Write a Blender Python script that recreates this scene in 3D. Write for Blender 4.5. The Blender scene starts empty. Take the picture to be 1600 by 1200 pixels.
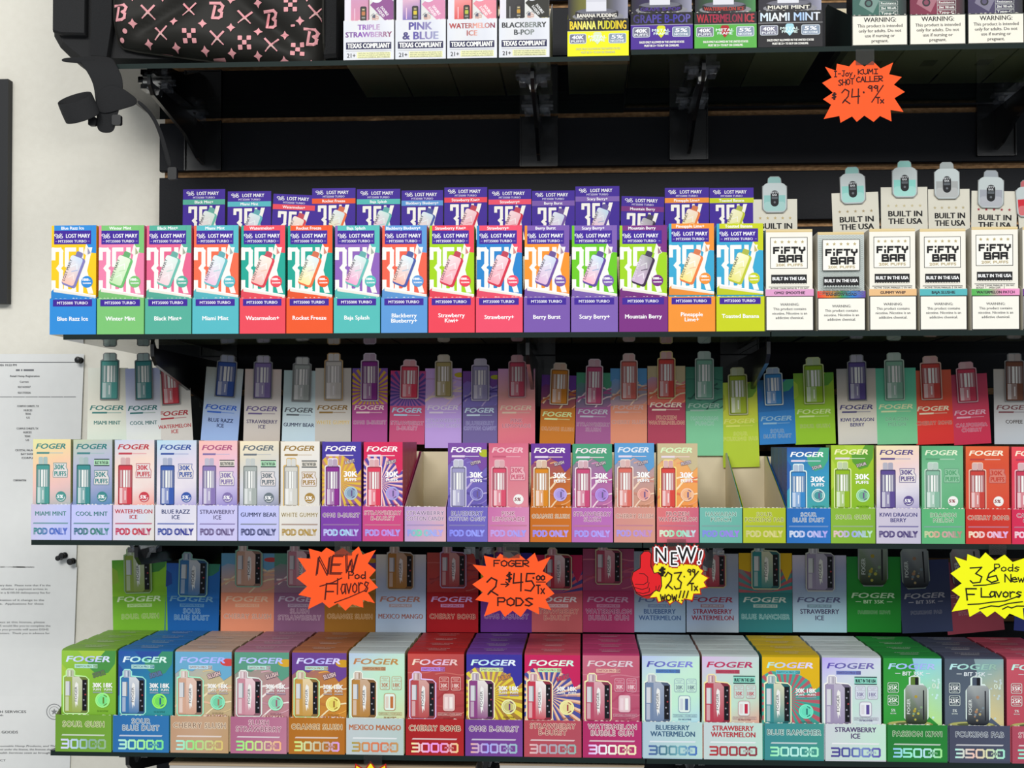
import bpy, math, random
from mathutils import Vector, Matrix, Euler
from mathutils.geometry import tessellate_polygon
random.seed(7)
SC = bpy.context.scene
COL = SC.collection

# ------------------------------------------------------------------ camera, world, lamps, exposure
FPX = 2000.0; SHY = 55.0; YAW = 3.2; PITCH = 1.0
cam_d = bpy.data.cameras.new('camera'); cam = bpy.data.objects.new('camera', cam_d); COL.objects.link(cam)
CAM = Vector((0, -1.75, 0))
cam.location = CAM
cam.rotation_euler = (math.radians(90 + PITCH), 0, math.radians(YAW))
cam_d.sensor_width = 36; cam_d.lens = FPX / 1600 * 36; cam_d.shift_y = SHY / 1600
cam_d.clip_start = 0.05; cam_d.clip_end = 50
SC.camera = cam
RM = Euler(cam.rotation_euler).to_matrix()
C_R, C_U, C_F = RM @ Vector((1, 0, 0)), RM @ Vector((0, 1, 0)), RM @ Vector((0, 0, -1))

def at(px, py, Y):
    d = C_F * FPX + C_R * (px - 800) + C_U * (600 + SHY - py)
    t = (Y - CAM.y) / d.y
    return CAM + d * t

w = bpy.data.worlds.new('world'); SC.world = w; w.use_nodes = True
w.node_tree.nodes['Background'].inputs[0].default_value = (0.90, 0.95, 1.0, 1)
w.node_tree.nodes['Background'].inputs[1].default_value = 0.42
def area(name, loc, target, sx, sy, power, col):
    l = bpy.data.lights.new(name, 'AREA'); l.shape = 'RECTANGLE'; l.size = sx; l.size_y = sy; l.energy = power; l.color = col
    o = bpy.data.objects.new(name, l); COL.objects.link(o); o.location = loc
    o.rotation_euler = (Vector(target) - Vector(loc)).to_track_quat('-Z', 'Y').to_euler(); return o
area('ceiling_panel_light', (-0.9, -3.2, 1.62), (0, 0, -0.1), 1.4, 0.8, 62, (1.0, 0.985, 0.95))
area('ceiling_panel_light', (1.2, -3.3, 1.62), (0, 0, -0.1), 1.4, 0.8, 39.5, (1.0, 0.985, 0.95))
SC.view_settings.view_transform = 'Standard'; SC.view_settings.look = 'None'
SC.view_settings.gamma = 1; SC.view_settings.use_curve_mapping = False
SC.view_settings.exposure = 0.0

# ------------------------------------------------------------------ materials
def nmat(name):
    m = bpy.data.materials.new(name); m.use_nodes = True
    return m, m.node_tree.nodes, m.node_tree.links, m.node_tree.nodes['Principled BSDF']
def lin1(c): return c / 12.92 if c <= 0.04045 else ((c + 0.055) / 1.055) ** 2.4
def H(h):
    if not isinstance(h, str): return h
    h = h.lstrip('#'); return tuple(lin1(int(h[i:i + 2], 16) / 255) for i in (0, 2, 4))
def simple(name, col, rough=0.5, metal=0.0, bump=0, bscale=200, coat=0, alpha=1):
    m, N, L, P = nmat(name)
    P.inputs['Base Color'].default_value = (*H(col), 1); P.inputs['Roughness'].default_value = rough
    P.inputs['Metallic'].default_value = metal; P.inputs['Coat Weight'].default_value = coat
    tc = N.new('ShaderNodeTexCoord'); nz = N.new('ShaderNodeTexNoise'); nz.inputs['Scale'].default_value = bscale
    L.new(tc.outputs['Object'], nz.inputs['Vector'])
    b = N.new('ShaderNodeBump'); b.inputs['Strength'].default_value = bump; b.inputs['Distance'].default_value = 0.001
    L.new(nz.outputs[0], b.inputs['Height']); L.new(b.outputs[0], P.inputs['Normal'])
    return m
def printed(name, rough, coat, metal=0.0):
    m, N, L, P = nmat(name)
    a = N.new('ShaderNodeAttribute'); a.attribute_name = 'Col'
    tc = N.new('ShaderNodeTexCoord'); nz = N.new('ShaderNodeTexNoise'); nz.inputs['Scale'].default_value = 60
    L.new(tc.outputs['Object'], nz.inputs['Vector'])
    mr = N.new('ShaderNodeMapRange'); mr.inputs['To Min'].default_value = 0.97; mr.inputs['To Max'].default_value = 1.03
    L.new(nz.outputs[0], mr.inputs[0])
    mx = N.new('ShaderNodeVectorMath'); mx.operation = 'SCALE'
    L.new(a.outputs['Color'], mx.inputs[0]); L.new(mr.outputs[0], mx.inputs['Scale'])
    L.new(mx.outputs[0], P.inputs['Base Color'])
    P.inputs['Roughness'].default_value = rough; P.inputs['Coat Weight'].default_value = coat; P.inputs['Metallic'].default_value = metal
    P.inputs['Specular IOR Level'].default_value = 0.2
    return m
M = {}
M['print'] = printed('printed_card', 0.5, 0.03)
M['paper'] = printed('printed_paper', 0.75, 0.0)
M['neon'] = printed('fluorescent_card', 0.6, 0.0)
M['fabric'] = simple('black_nylon', '#0d0e11', 0.75, bump=0.5, bscale=900)
M['webbing'] = simple('black_webbing', '#0f1013', 0.8, bump=0.8, bscale=1500)
M['blackmetal'] = simple('black_steel', '#08090c', 0.3, 0.0, coat=0.3)
M['blackplastic'] = simple('black_plastic', '#0c0d10', 0.55)
M['laminate'] = simple('black_laminate', '#0b0e16', 0.55, bump=0.15, bscale=500)
M['laminate'].node_tree.nodes['Principled BSDF'].inputs['Specular IOR Level'].default_value = 0.25
M['pin'] = simple('pin_plastic', '#17181a', 0.25)
M['frame'] = simple('frame_black', '#15171b', 0.6)
M['bagprint'] = printed('bag_print', 0.55, 0.0)

def wall_mat():
    m, N, L, P = nmat('painted_drywall')
    tc = N.new('ShaderNodeTexCoord'); nz = N.new('ShaderNodeTexNoise'); nz.inputs['Scale'].default_value = 90; nz.inputs['Detail'].default_value = 6
    L.new(tc.outputs['Object'], nz.inputs['Vector'])
    r = N.new('ShaderNodeValToRGB'); r.color_ramp.elements[0].color = (*H('#e4e0d3'), 1); r.color_ramp.elements[1].color = (*H('#eeebdf'), 1)
    L.new(nz.outputs[0], r.inputs[0]); L.new(r.outputs[0], P.inputs['Base Color'])
    P.inputs['Roughness'].default_value = 0.7
    b = N.new('ShaderNodeBump'); b.inputs['Strength'].default_value = 0.25; b.inputs['Distance'].default_value = 0.002
    L.new(nz.outputs[0], b.inputs['Height']); L.new(b.outputs[0], P.inputs['Normal']); return m
M['wall'] = wall_mat()
def mdf_mat():
    m, N, L, P = nmat('raw_fibreboard')
    tc = N.new('ShaderNodeTexCoord'); mp = N.new('ShaderNodeMapping'); mp.inputs['Scale'].default_value = (1, 1, 2.5)
    nz = N.new('ShaderNodeTexNoise'); nz.inputs['Scale'].default_value = 130; nz.inputs['Detail'].default_value = 5
    L.new(tc.outputs['Object'], mp.inputs[0]); L.new(mp.outputs[0], nz.inputs['Vector'])
    r = N.new('ShaderNodeValToRGB'); r.color_ramp.elements[0].position = 0.35; r.color_ramp.elements[1].position = 0.7
    r.color_ramp.elements[0].color = (*H('#8f6a45'), 1); r.color_ramp.elements[1].color = (*H('#c59a6c'), 1)
    L.new(nz.outputs[0], r.inputs[0]); L.new(r.outputs[0], P.inputs['Base Color']); P.inputs['Roughness'].default_value = 0.85
    return m
M['mdf'] = mdf_mat()
def glass_mat(name, tint, gl=1.45, add=0.0, rough=0.0):
    m, N, L, P = nmat(name); N.remove(P); out = N['Material Output']
    t = N.new('ShaderNodeBsdfTransparent'); t.inputs[0].default_value = (*tint, 1)
    g = N.new('ShaderNodeBsdfGlossy'); g.inputs['Roughness'].default_value = rough
    f = N.new('ShaderNodeFresnel'); f.inputs['IOR'].default_value = gl
    mx = N.new('ShaderNodeMixShader'); ad = N.new('ShaderNodeMath'); ad.operation = 'ADD'; ad.inputs[1].default_value = add; ad.use_clamp = True
    L.new(f.outputs[0], ad.inputs[0]); L.new(ad.outputs[0], mx.inputs[0]); L.new(t.outputs[0], mx.inputs[1]); L.new(g.outputs[0], mx.inputs[2])
    L.new(mx.outputs[0], out.inputs[0]); return m
M['glass'] = glass_mat('float_glass', (0.72, 0.80, 0.76), 1.5)
M['glassedge'] = simple('glass_edge', '#1a2725', 0.6)
M['glassedge'].node_tree.nodes['Principled BSDF'].inputs['Specular IOR Level'].default_value = 0.15
M['clear'] = glass_mat('clear_plastic', (0.80, 0.82, 0.86), 1.5, 0.10, 0.12)
M['tape'] = glass_mat('clear_tape', (0.70, 0.70, 0.68), 1.15, 0.02, 0.6)

# ------------------------------------------------------------------ mesh helpers
class MB:
    def __init__(s): s.v = []; s.f = []; s.c = []
    def face(s, pts, cols):
        i = len(s.v); s.v += [tuple(p) for p in pts]; s.f.append(tuple(range(i, i + len(pts))))
        if not isinstance(cols, list): cols = [cols] * len(pts)
        s.c += cols
    def box(s, x0, x1, y0, y1, z0, z1, col='#ffffff', front=None, inner=None):
        c = H(col)
        P = [(x0, y0, z0), (x1, y0, z0), (x1, y1, z0), (x0, y1, z0), (x0, y0, z1), (x1, y0, z1), (x1, y1, z1), (x0, y1, z1)]
        for k, q in enumerate([(3, 2, 1, 0), (4, 5, 6, 7), (0, 1, 5, 4), (1, 2, 6, 5), (2, 3, 7, 6), (3, 0, 4, 7)]):
            s.face([P[i] for i in q], c)
    def extrude_xz(s, poly, y0, y1, col, side=None):
        """poly in (x,z); extrude along y"""
        c = H(col); sc = H(side) if side else c
        tr = tessellate_polygon([[Vector((p[0], p[1], 0)) for p in poly]])
        for t in tr:
            s.face([(poly[i][0], y0, poly[i][1]) for i in t], c)
            s.face([(poly[i][0], y1, poly[i][1]) for i in reversed(t)], sc)
        n = len(poly)
        for i in range(n):
            a, b = poly[i], poly[(i + 1) % n]
            s.face([(a[0], y0, a[1]), (b[0], y0, b[1]), (b[0], y1, b[1]), (a[0], y1, a[1])], sc)
    def extrude_yz(s, poly, x0, x1, col, col1=None):
        c = H(col); c1 = H(col1) if col1 else c
        tr = tessellate_polygon([[Vector((p[0], p[1], 0)) for p in poly]])
        for t in tr:
            s.face([(x0, poly[i][0], poly[i][1]) for i in t], c)
            s.face([(x1, poly[i][0], poly[i][1]) for i in reversed(t)], c1)
        n = len(poly)
        for i in range(n):
            a, b = poly[i], poly[(i + 1) % n]
            s.face([(x0, a[0], a[1]), (x0, b[0], b[1]), (x1, b[0], b[1]), (x1, a[0], a[1])], c)
    def art(s, A, u, x0, ztop, y, fn=None, eps=1.5e-5):
        """print art (px, y down) on a plane facing -Y, or through fn(px,py,layer)"""
        base = len(s.v)
        for (x, yy, l) in A.v:
            s.v.append(fn(x, yy, l) if fn else (x0 + x * u, y - l * eps, ztop - yy * u))
        for f, cc in zip(A.f, A.c):
            s.f.append(tuple(base + i for i in f)); s.c += cc
    def build(s, name, mat, parent=None, loc=None, smooth=False):
        me = bpy.data.meshes.new(name); me.from_pydata(s.v, [], s.f)
        ca = me.color_attributes.new('Col', 'FLOAT_COLOR', 'CORNER')
        flat = []
        for c in s.c: flat += [c[0], c[1], c[2], 1.0]
        ca.data.foreach_set('color', flat)
        if smooth: me.shade_smooth()
        me.materials.append(mat); me.update()
        return link(name, me, parent, loc)
def link(name, me, parent=None, loc=None):
    o = bpy.data.objects.new(name, me); COL.objects.link(o)
    if parent: o.parent = parent
    if loc is not None: o.location = loc
    return o
def tag(o, label, cat, group=None):
    o['label'] = label; o['category'] = cat
    if group: o['group'] = group
    return o
def thing(name, loc, label, cat, group=None):
    o = bpy.data.objects.new(name, None); COL.objects.link(o); o.location = loc; o.empty_display_size = 0.02
    return tag(o, label, cat, group)

# ------------------------------------------------------------------ lettering
_tc = {}
def glyphs(txt, bold):
    k = (txt, bold)
    if k in _tc: return _tc[k]
    cu = bpy.data.curves.new('t', 'FONT'); cu.body = txt; cu.space_character = bold or 1.0; cu.resolution_u = 2; cu.fill_mode = 'FRONT'
    o = bpy.data.objects.new('t', cu); COL.objects.link(o)
    dg = bpy.context.evaluated_depsgraph_get()
    me = bpy.data.meshes.new_from_object(o.evaluated_get(dg))
    V = [(v.co.x, v.co.y) for v in me.vertices]; F = [tuple(p.vertices) for p in me.polygons]
    bpy.data.objects.remove(o); bpy.data.curves.remove(cu); bpy.data.meshes.remove(me)
    _tc[k] = (V, F); return _tc[k]
CAPH = max(v[1] for v in glyphs('H', 0.0)[0])
SF = {  # single line strokes on a unit cell, y down
 'A': [[(0,1),(.5,0),(1,1)],[(.2,.62),(.8,.62)]], 'B': [[(0,0),(0,1),(.8,1),(1,.8),(.8,.5),(0,.5)],[(0,0),(.75,0),(.9,.2),(.75,.5)]],
 'C': [[(1,.12),(.6,0),(.1,.3),(.1,.75),(.5,1),(1,.9)]], 'D': [[(0,0),(0,1),(.6,.95),(1,.5),(.6,.05),(0,0)]],
 'E': [[(1,0),(0,0),(0,1),(1,1)],[(0,.5),(.8,.5)]], 'F': [[(1,0),(0,0),(0,1)],[(0,.5),(.75,.5)]],
 'G': [[(1,.1),(.5,0),(0,.4),(.1,.9),(.6,1),(1,.8),(1,.5),(.6,.5)]], 'H': [[(0,0),(0,1)],[(1,0),(1,1)],[(0,.5),(1,.5)]],
 'I': [[(.5,0),(.5,1)],[(.1,0),(.9,0)],[(.1,1),(.9,1)]], 'J': [[(.2,0),(1,0)],[(.7,0),(.7,.8),(.4,1),(.1,.8)]],
 'K': [[(0,0),(0,1)],[(1,0),(0,.55),(1,1)]], 'L': [[(0,0),(0,1),(1,1)]], 'M': [[(0,1),(.1,0),(.5,.6),(.9,0),(1,1)]],
 'N': [[(0,1),(0,0),(1,1),(1,0)]], 'O': [[(.5,0),(0,.3),(.05,.8),(.5,1),(.95,.8),(1,.3),(.5,0)]],
 'P': [[(0,1),(0,0),(.8,0),(1,.25),(.8,.5),(0,.5)]], 'R': [[(0,1),(0,0),(.8,0),(1,.25),(.8,.5),(0,.5),(1,1)]],
 'S': [[(1,.1),(.5,0),(.05,.2),(.5,.5),(.95,.78),(.5,1),(0,.9)]], 'T': [[(0,0),(1,0)],[(.5,0),(.5,1)]],
 'U': [[(0,0),(0,.8),(.5,1),(1,.8),(1,0)]], 'W': [[(0,0),(.25,1),(.5,.3),(.75,1),(1,0)]], 'X': [[(0,0),(1,1)],[(1,0),(0,1)]],
 'Y': [[(0,0),(.5,.5),(1,0)],[(.5,.5),(.5,1)]],
 'a': [[(.9,.4),(.3,.4),(0,.7),(.3,1),(.8,.85),(.9,.4),(1,1)]], 'd': [[(.9,.5),(.3,.45),(0,.75),(.4,1),(.9,.8)],[(.95,0),(.95,1)]],
 'e': [[(.05,.7),(.9,.65),(.6,.38),(.1,.5),(.1,.9),(.5,1),(.95,.9)]],
 'l': [[(.5,0),(.45,1)]], 'o': [[(.5,.4),(.05,.6),(.1,.9),(.5,1),(.9,.85),(.9,.55),(.5,.4)]], 'r': [[(.1,.4),(.15,1)],[(.15,.6),(.5,.4),(.9,.45)]],
 's': [[(.9,.45),(.4,.38),(.1,.55),(.8,.78),(.5,1),(.05,.95)]], 'v': [[(0,.4),(.45,1),(.9,.4)]], 'w': [[(0,.4),(.25,1),(.5,.55),(.75,1),(1,.4)]],
 'x': [[(0,.4),(.9,1)],[(.9,.4),(0,1)]], 'y': [[(0,.4),(.45,.8)],[(.9,.4),(.1,1.3)]],
 '0': [[(.5,0),(.05,.3),(.1,.85),(.5,1),(.95,.75),(.95,.25),(.5,0)]], '2': [[(0,.25),(.4,0),(.9,.15),(.8,.5),(.1,.95),(.35,.75),(1,1)]],
 '3': [[(0,.05),(.95,0),(.45,.4),(.95,.6),(.8,.95),(.2,1),(0,.85)]], '4': [[(.1,0),(0,.55),(1,.5)],[(.85,0),(.8,1)]],
 '5': [[(1,0),(.2,0),(.1,.45),(.7,.42),(1,.7),(.6,1),(0,.95)]], '6': [[(.8,0),(.2,.35),(0,.8),(.4,1),(.95,.85),(.8,.5),(.1,.65)]],
 '9': [[(.9,.3),(.5,.5),(.05,.3),(.4,0),(.9,.1),(.85,1)]], '$': [[(.95,.2),(.4,.15),(.1,.35),(.9,.65),(.6,.88),(0,.8)],[(.5,-.05),(.45,1.1)],[(.65,-.05),(.6,1.1)]],
 '/': [[(1,-.1),(0,1.1)]], '.': [[(.3,.95),(.4,1.0)]], '-': [[(.1,.5),(.9,.5)]], ',': [[(.5,.9),(.3,1.25)]], '!': [[(.6,0),(.4,.7)],[(.35,.95),(.38,1)]],
 '>': [[(0,.5),(1,.5)],[(.6,.2),(1,.5),(.6,.8)]], '+': [[(.5,.2),(.5,.8)],[(.1,.5),(.9,.5)]], ':': [[(.5,.3),(.5,.4)],[(.5,.8),(.5,.9)]],
 '_': [[(0,.5),(.5,.45),(1,.5)]], '~': [[(0,.5),(.2,.3),(.4,.6),(.6,.35),(.8,.6),(1,.4)]],
}
class Art:
    def __init__(s, W=0, Hh=0): s.v = []; s.f = []; s.c = []; s.L = 1; s.W = W; s.H = Hh; s.clip = None
    def _clip(s, pts):
        if not s.clip: return pts
        x0, y0, x1, y1 = s.clip
        for ax, lim, sg in ((0, x0, 1), (0, x1, -1), (1, y0, 1), (1, y1, -1)):
            out = []
            for i in range(len(pts)):
                a, b = pts[i - 1], pts[i]
                da, db = (a[ax] - lim) * sg, (b[ax] - lim) * sg
                if (da >= 0) != (db >= 0):
                    t = da / (da - db); out.append((a[0] + (b[0] - a[0]) * t, a[1] + (b[1] - a[1]) * t))
                if db >= 0: out.append(b)
            pts = out
            if len(pts) < 3: return []
        return pts
    def _emit(s, pts, cf):
        pts = s._clip(pts)
        if len(pts) < 3: return
        i = len(s.v); s.v += [(p[0], p[1], s.L) for p in pts]; s.f.append(tuple(range(i, i + len(pts))))
        s.c.append([cf(*p) for p in pts] if callable(cf) else [cf] * len(pts))
    def conv(s, pts, col, up=True):
        col = col if callable(col) else H(col)
        if up: s.L += 1
        s._emit(pts, col)
    def poly(s, pts, col):
        col = col if callable(col) else H(col); s.L += 1
        for t in tessellate_polygon([[Vector((p[0], p[1], 0)) for p in pts]]): s._emit([pts[i] for i in t], col)
    def rect(s, x0, y0, x1, y1, col): s.conv([(x0, y0), (x1, y0), (x1, y1), (x0, y1)], col)
    def grid(s, x0, y0, x1, y1, nx, ny, cf):
        s.L += 1
        for i in range(nx):
            for j in range(ny):
                a, b = x0 + (x1 - x0) * i / nx, x0 + (x1 - x0) * (i + 1) / nx
                c, d = y0 + (y1 - y0) * j / ny, y0 + (y1 - y0) * (j + 1) / ny
                s._emit([(a, c), (b, c), (b, d), (a, d)], cf)
    def rr(s, x0, y0, x1, y1, r, col, rot=0, up=True):
        s.conv(rrpts(x0, y0, x1, y1, r, rot), col, up)
    def circ(s, cx, cy, r, col, n=20, ry=None):
        ry = ry or r; s.conv([(cx + r * math.cos(2 * math.pi * i / n), cy + ry * math.sin(2 * math.pi * i / n)) for i in range(n)], col)
    def stroke(s, pl, wd, col, closed=False):
        col = col if callable(col) else H(col); s.L += 1
        if closed: pl = list(pl) + [pl[0]]
        for a, b in zip(pl, pl[1:]):
            dx, dy = b[0] - a[0], b[1] - a[1]; l = math.hypot(dx, dy) or 1e-6; dx /= l; dy /= l; h = wd / 2; e = h * 0.8
            ax, ay, bx, by = a[0] - dx * e, a[1] - dy * e, b[0] + dx * e, b[1] + dy * e
            s.L += 0.2; s._emit([(ax - dy * h, ay + dx * h), (bx - dy * h, by + dx * h), (bx + dy * h, by - dx * h), (ax + dy * h, ay - dx * h)], col)
    def frame(s, x0, y0, x1, y1, wd, col): s.stroke([(x0, y0), (x1, y0), (x1, y1), (x0, y1)], wd, col, True)
    def text(s, t, cx, base, h, width=None, col='#ffffff', bold=0.012, shear=0, outline=None, ow=0.05, rot=0, sx=1.0, maxw=None):
        """centre x, baseline y, cap height h, total width"""
        V, F = glyphs(t, 0.0 if outline is None else 1.14)
        if not V: return
        xs = [v[0] for v in V]; x0, x1 = min(xs), max(xs)
        sc = h / CAPH; sxx = sc * sx
        if width: sxx = width / max(x1 - x0, 1e-6)
        elif maxw and (x1 - x0) * sxx > maxw: sxx = maxw / (x1 - x0)
        mid = (x0 + x1) / 2; cr, sr = math.cos(math.radians(rot)), math.sin(math.radians(rot))
        def put(col, ox, oy):
            s.L += 0.5
            b = len(s.v); P = []
            for (x, y) in V:
                X = (x - mid) * sxx + shear * (y * sc - h / 2) + ox; Yy = -y * sc + oy
                P.append((cx + X * cr - Yy * sr, base + X * sr + Yy * cr))
            s.v += [(p[0], p[1], s.L) for p in P]
            for f in F:
                s.f.append(tuple(b + i for i in f)); s.c.append([col(*P[i]) for i in f] if callable(col) else [col] * len(f))
        g = sc; col = col if callable(col) else H(col)
        if outline is not None:
            oc = H(outline); R = (ow + bold) * g
            for k in range(6): put(oc, R * math.cos(k * 1.047 + .3), R * math.sin(k * 1.047 + .3))
            if ow < .08: bold = min(bold, .006)
        if bold > 0:
            q = bold * g * 1.3
            put(col, -q, -q * .4); put(col, q, q * .4)
            if bold > .02: put(col, -q, q * .4); put(col, q, -q * .4)
        else: put(col, 0, 0)
    def hand(s, t, x, y, w_, h, wd, col, gap=0.25, slant=0.0, drop=0.0):
        n = len(t); cw = w_ / (n + gap * (n - 1)) if n > 1 else w_
        s.L += 1
        for i, ch in enumerate(t):
            if ch == ' ': continue
            ox = x + i * cw * (1 + gap); oy = y + drop * i * cw
            for pl in SF[ch]:
                pp = [(ox + p[0] * cw + slant * (1 - p[1]) * h, oy + p[1] * h) for p in pl]
                s.L -= 1; s.stroke(pp, wd * 1.25, col)
def rrpts(x0, y0, x1, y1, r, rot=0, n=4):
    r = min(r, abs(x1 - x0) / 2, abs(y1 - y0) / 2); P = []
    for cx, cy, a0 in ((x1 - r, y0 + r, -90), (x1 - r, y1 - r, 0), (x0 + r, y1 - r, 90), (x0 + r, y0 + r, 180)):
        for k in range(n + 1):
            a = math.radians(a0 + 90 * k / n); P.append((cx + r * math.cos(a), cy + r * math.sin(a)))
    if rot:
        cx, cy = (x0 + x1) / 2, (y0 + y1) / 2; c, s_ = math.cos(math.radians(rot)), math.sin(math.radians(rot))
        P = [(cx + (p[0] - cx) * c - (p[1] - cy) * s_, cy + (p[0] - cx) * s_ + (p[1] - cy) * c) for p in P]
    return P
def mixc(a, b, t): t = max(0, min(1, t)); a, b = H(a), H(b); return tuple(a[i] * (1 - t) + b[i] * t for i in range(3))
def ramp(cols, v0, v1, axis='x', k=0.0):
    cs = [H(c) for c in cols]
    def f(x, y):
        v = (x if axis == 'x' else y) + k * (y if axis == 'x' else x)
        t = max(0, min(0.9999, (v - v0) / (v1 - v0))) * (len(cs) - 1); i = int(t); return mixc(cs[i], cs[i + 1], t - i)
    return f
def starburst(cx, cy, rx, ry, n, inner, jit=0.06, seed=1, rot=0):
    R = random.Random(seed); P = []
    for i in range(2 * n):
        a = 2 * math.pi * i / (2 * n) + rot; k = (1 + R.uniform(-jit, jit)) if i % 2 == 0 else inner
        P.append((cx + rx * k * math.cos(a), cy + ry * k * math.sin(a)))
    return P
def star(A, cx, cy, r, col):
    P = []
    for i in range(10):
        a = -math.pi / 2 + math.pi * i / 5; q = r if i % 2 == 0 else r * 0.42; P.append((cx + q * math.cos(a), cy + q * math.sin(a)))
    A.poly(P, col)
def rays(A, cx, cy, R, n, col, a0=0, a1=360, tw=0.5):
    A.L += 1
    for i in range(n):
        t0 = math.radians(a0 + (a1 - a0) * i / n); t1 = math.radians(a0 + (a1 - a0) * (i + tw) / n)
        A._emit([(cx, cy), (cx + R * math.cos(t0), cy + R * math.sin(t0)), (cx + R * math.cos(t1), cy + R * math.sin(t1))], H(col) if not callable(col) else col)
def swirls(A, W, Hh, cols, seed, y0=0, n=7):
    R = random.Random(seed)
    for i in range(n):
        c = cols[i % len(cols)]; bx, by = R.uniform(-.1, .8) * W, y0 + R.uniform(.1, 1.0) * (Hh - y0); ph = R.uniform(0, 6); am = R.uniform(3, 9)
        pl = [(bx + t * W * 0.85 + am * .6 * math.cos(ph + 5 * t), by - t * 22 + am * math.sin(ph + 5.5 * t)) for t in [k / 12 for k in range(13)]]
        A.stroke(pl, R.uniform(1.2, 3.4), c)

# ------------------------------------------------------------------ pictures of devices
def pic_pod(A, x, y, w, h, c, dark=None, line='#f2f2ee', outline=None):
    """slim pod device: twin mouthpiece, striped window, solid lower half"""
    c = H(c); dk = mixc(c, '#101014', .55); lt = mixc(c, '#ffffff', .55)
    if outline:
        A.rr(x + w * .14, y - 1.6, x + w * .86, y + h * .3, 3, outline); A.rr(x - 1.6, y + h * .13, x + w + 1.6, y + h + 1.6, 3, outline, up=False)
    A.rr(x + w * .17, y, x + w * .49, y + h * .2, 2, mixc(c, '#d8dad8', .6)); A.rr(x + w * .51, y, x + w * .83, y + h * .2, 2, mixc(c, '#d8dad8', .5), up=False)
    A.rr(x, y + h * .155, x + w, y + h, 2, dk)
    A.rr(x + w * .06, y + h * .18, x + w * .94, y + h * .985, 1.5, c)
    A.rect(x + w * .06, y + h * .26, x + w * .94, y + h * .63, mixc(c, '#8a8c90', .45))
    for k, (a, b) in enumerate(((.16, .26), (.36, .50), (.56, .66), (.72, .82))):
        A.rect(x + w * a, y + h * .27, x + w * b, y + h * .63, '#f4f4f0' if k in (1, 2) else mixc(c, '#e0e0e0', .7))
    A.rect(x + w * .10, y + h * .64, x + w * .30, y + h * .97, lt)
    A.rect(x + w * .30, y + h * .64, x + w * .62, y + h * .97, mixc(c, '#ffffff', .22))
    A.rect(x + w * .46, y + h * .70, x + w * .53, y + h * .90, mixc(c, '#ffffff', .75))
def pod_sil(x, y, w, h, m=1.3):
    return [(x + w * .15 - m, y + h * .14 - m), (x + w * .15 - m, y + 1), (x + w * .22, y - m), (x + w * .78, y - m), (x + w * .85 + m, y + 1), (x + w * .85 + m, y + h * .14 - m),
            (x + w + m, y + h * .17 - m), (x + w + m, y + h + m), (x - m, y + h + m), (x - m, y + h * .17 - m)]
def pic_kit(A, x, y, w, h, c, c2=None, outline=None):
    c = H(c); c2 = H(c2) if c2 else c; dk = mixc(c, '#101014', .5); m = 1.8
    if outline: A.poly(kit_sil(x, y, w, h, m), outline)
    A.poly(kit_sil(x, y, w, h, 0), mixc(c, '#20202a', .55))
    A.rr(x + w * .11, y, x + w * .40, y + h * .2, 2, mixc(c, '#dcdcdc', .55)); A.rect(x + w * .2, y + h * .02, x + w * .24, y + h * .15, mixc(c, '#ffffff', .7)); A.rect(x + w * .3, y + h * .02, x + w * .32, y + h * .15, dk)
    A.rr(x + w * .02, y + h * .17, x + w * .44, y + h * .98, 2, c)
    A.rect(x + w * .06, y + h * .27, x + w * .22, y + h * .60, '#d6d8dc'); A.rect(x + w * .22, y + h * .27, x + w * .27, y + h * .6, '#8b8d92'); A.rect(x + w * .06, y + h * .62, x + w * .2, y + h * .95, mixc(c, '#ffffff', .35))
    A.conv([(x + w * .34, y + h * .16), (x + w * .62, y + h * .16), (x + w * .76, y + h * .25), (x + w * .76, y + h * .94), (x + w * .68, y + h * .985), (x + w * .34, y + h * .985)],
           ramp([mixc(c2, '#ffffff', .25), c2, c], y + h * .16, y + h, 'y'))
    A.poly([(x + w * .50, y + h * .28), (x + w * .59, y + h * .33), (x + w * .60, y + h * .6), (x + w * .57, y + h * .74), (x + w * .58, y + h * .84), (x + w * .53, y + h * .78), (x + w * .50, y + h * .88), (x + w * .46, y + h * .74), (x + w * .44, y + h * .5), (x + w * .46, y + h * .34)], '#f0efec')
    A.text('FOGER', x + w * .545, y + h * .56, w * .10, h * .34, '#55565c', rot=-90)
    A.rect(x + w * .76, y + h * .23, x + w * .95, y + h * .94, '#14141a')
    for k in range(5): A.circ(x + w * (.86 + .03 * (-1) ** k), y + h * (.32 + .125 * k), w * .035, '#9a9aa6' if k != 2 else '#b04048', 6)
def kit_sil(x, y, w, h, m):
    return [(x + w * .11 - m, y + h * .15 - m), (x + w * .11 - m, y + 2), (x + w * .15, y - m), (x + w * .36, y - m), (x + w * .41 + m, y + 2), (x + w * .41 + m, y + h * .15 - m),
            (x + w * .90, y + h * .17 - m), (x + w + m, y + h * .22), (x + w + m, y + h * .96), (x + w * .94, y + h + m), (x + w * .04, y + h + m), (x - m, y + h * .96), (x - m, y + h * .18 - m)]
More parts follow.
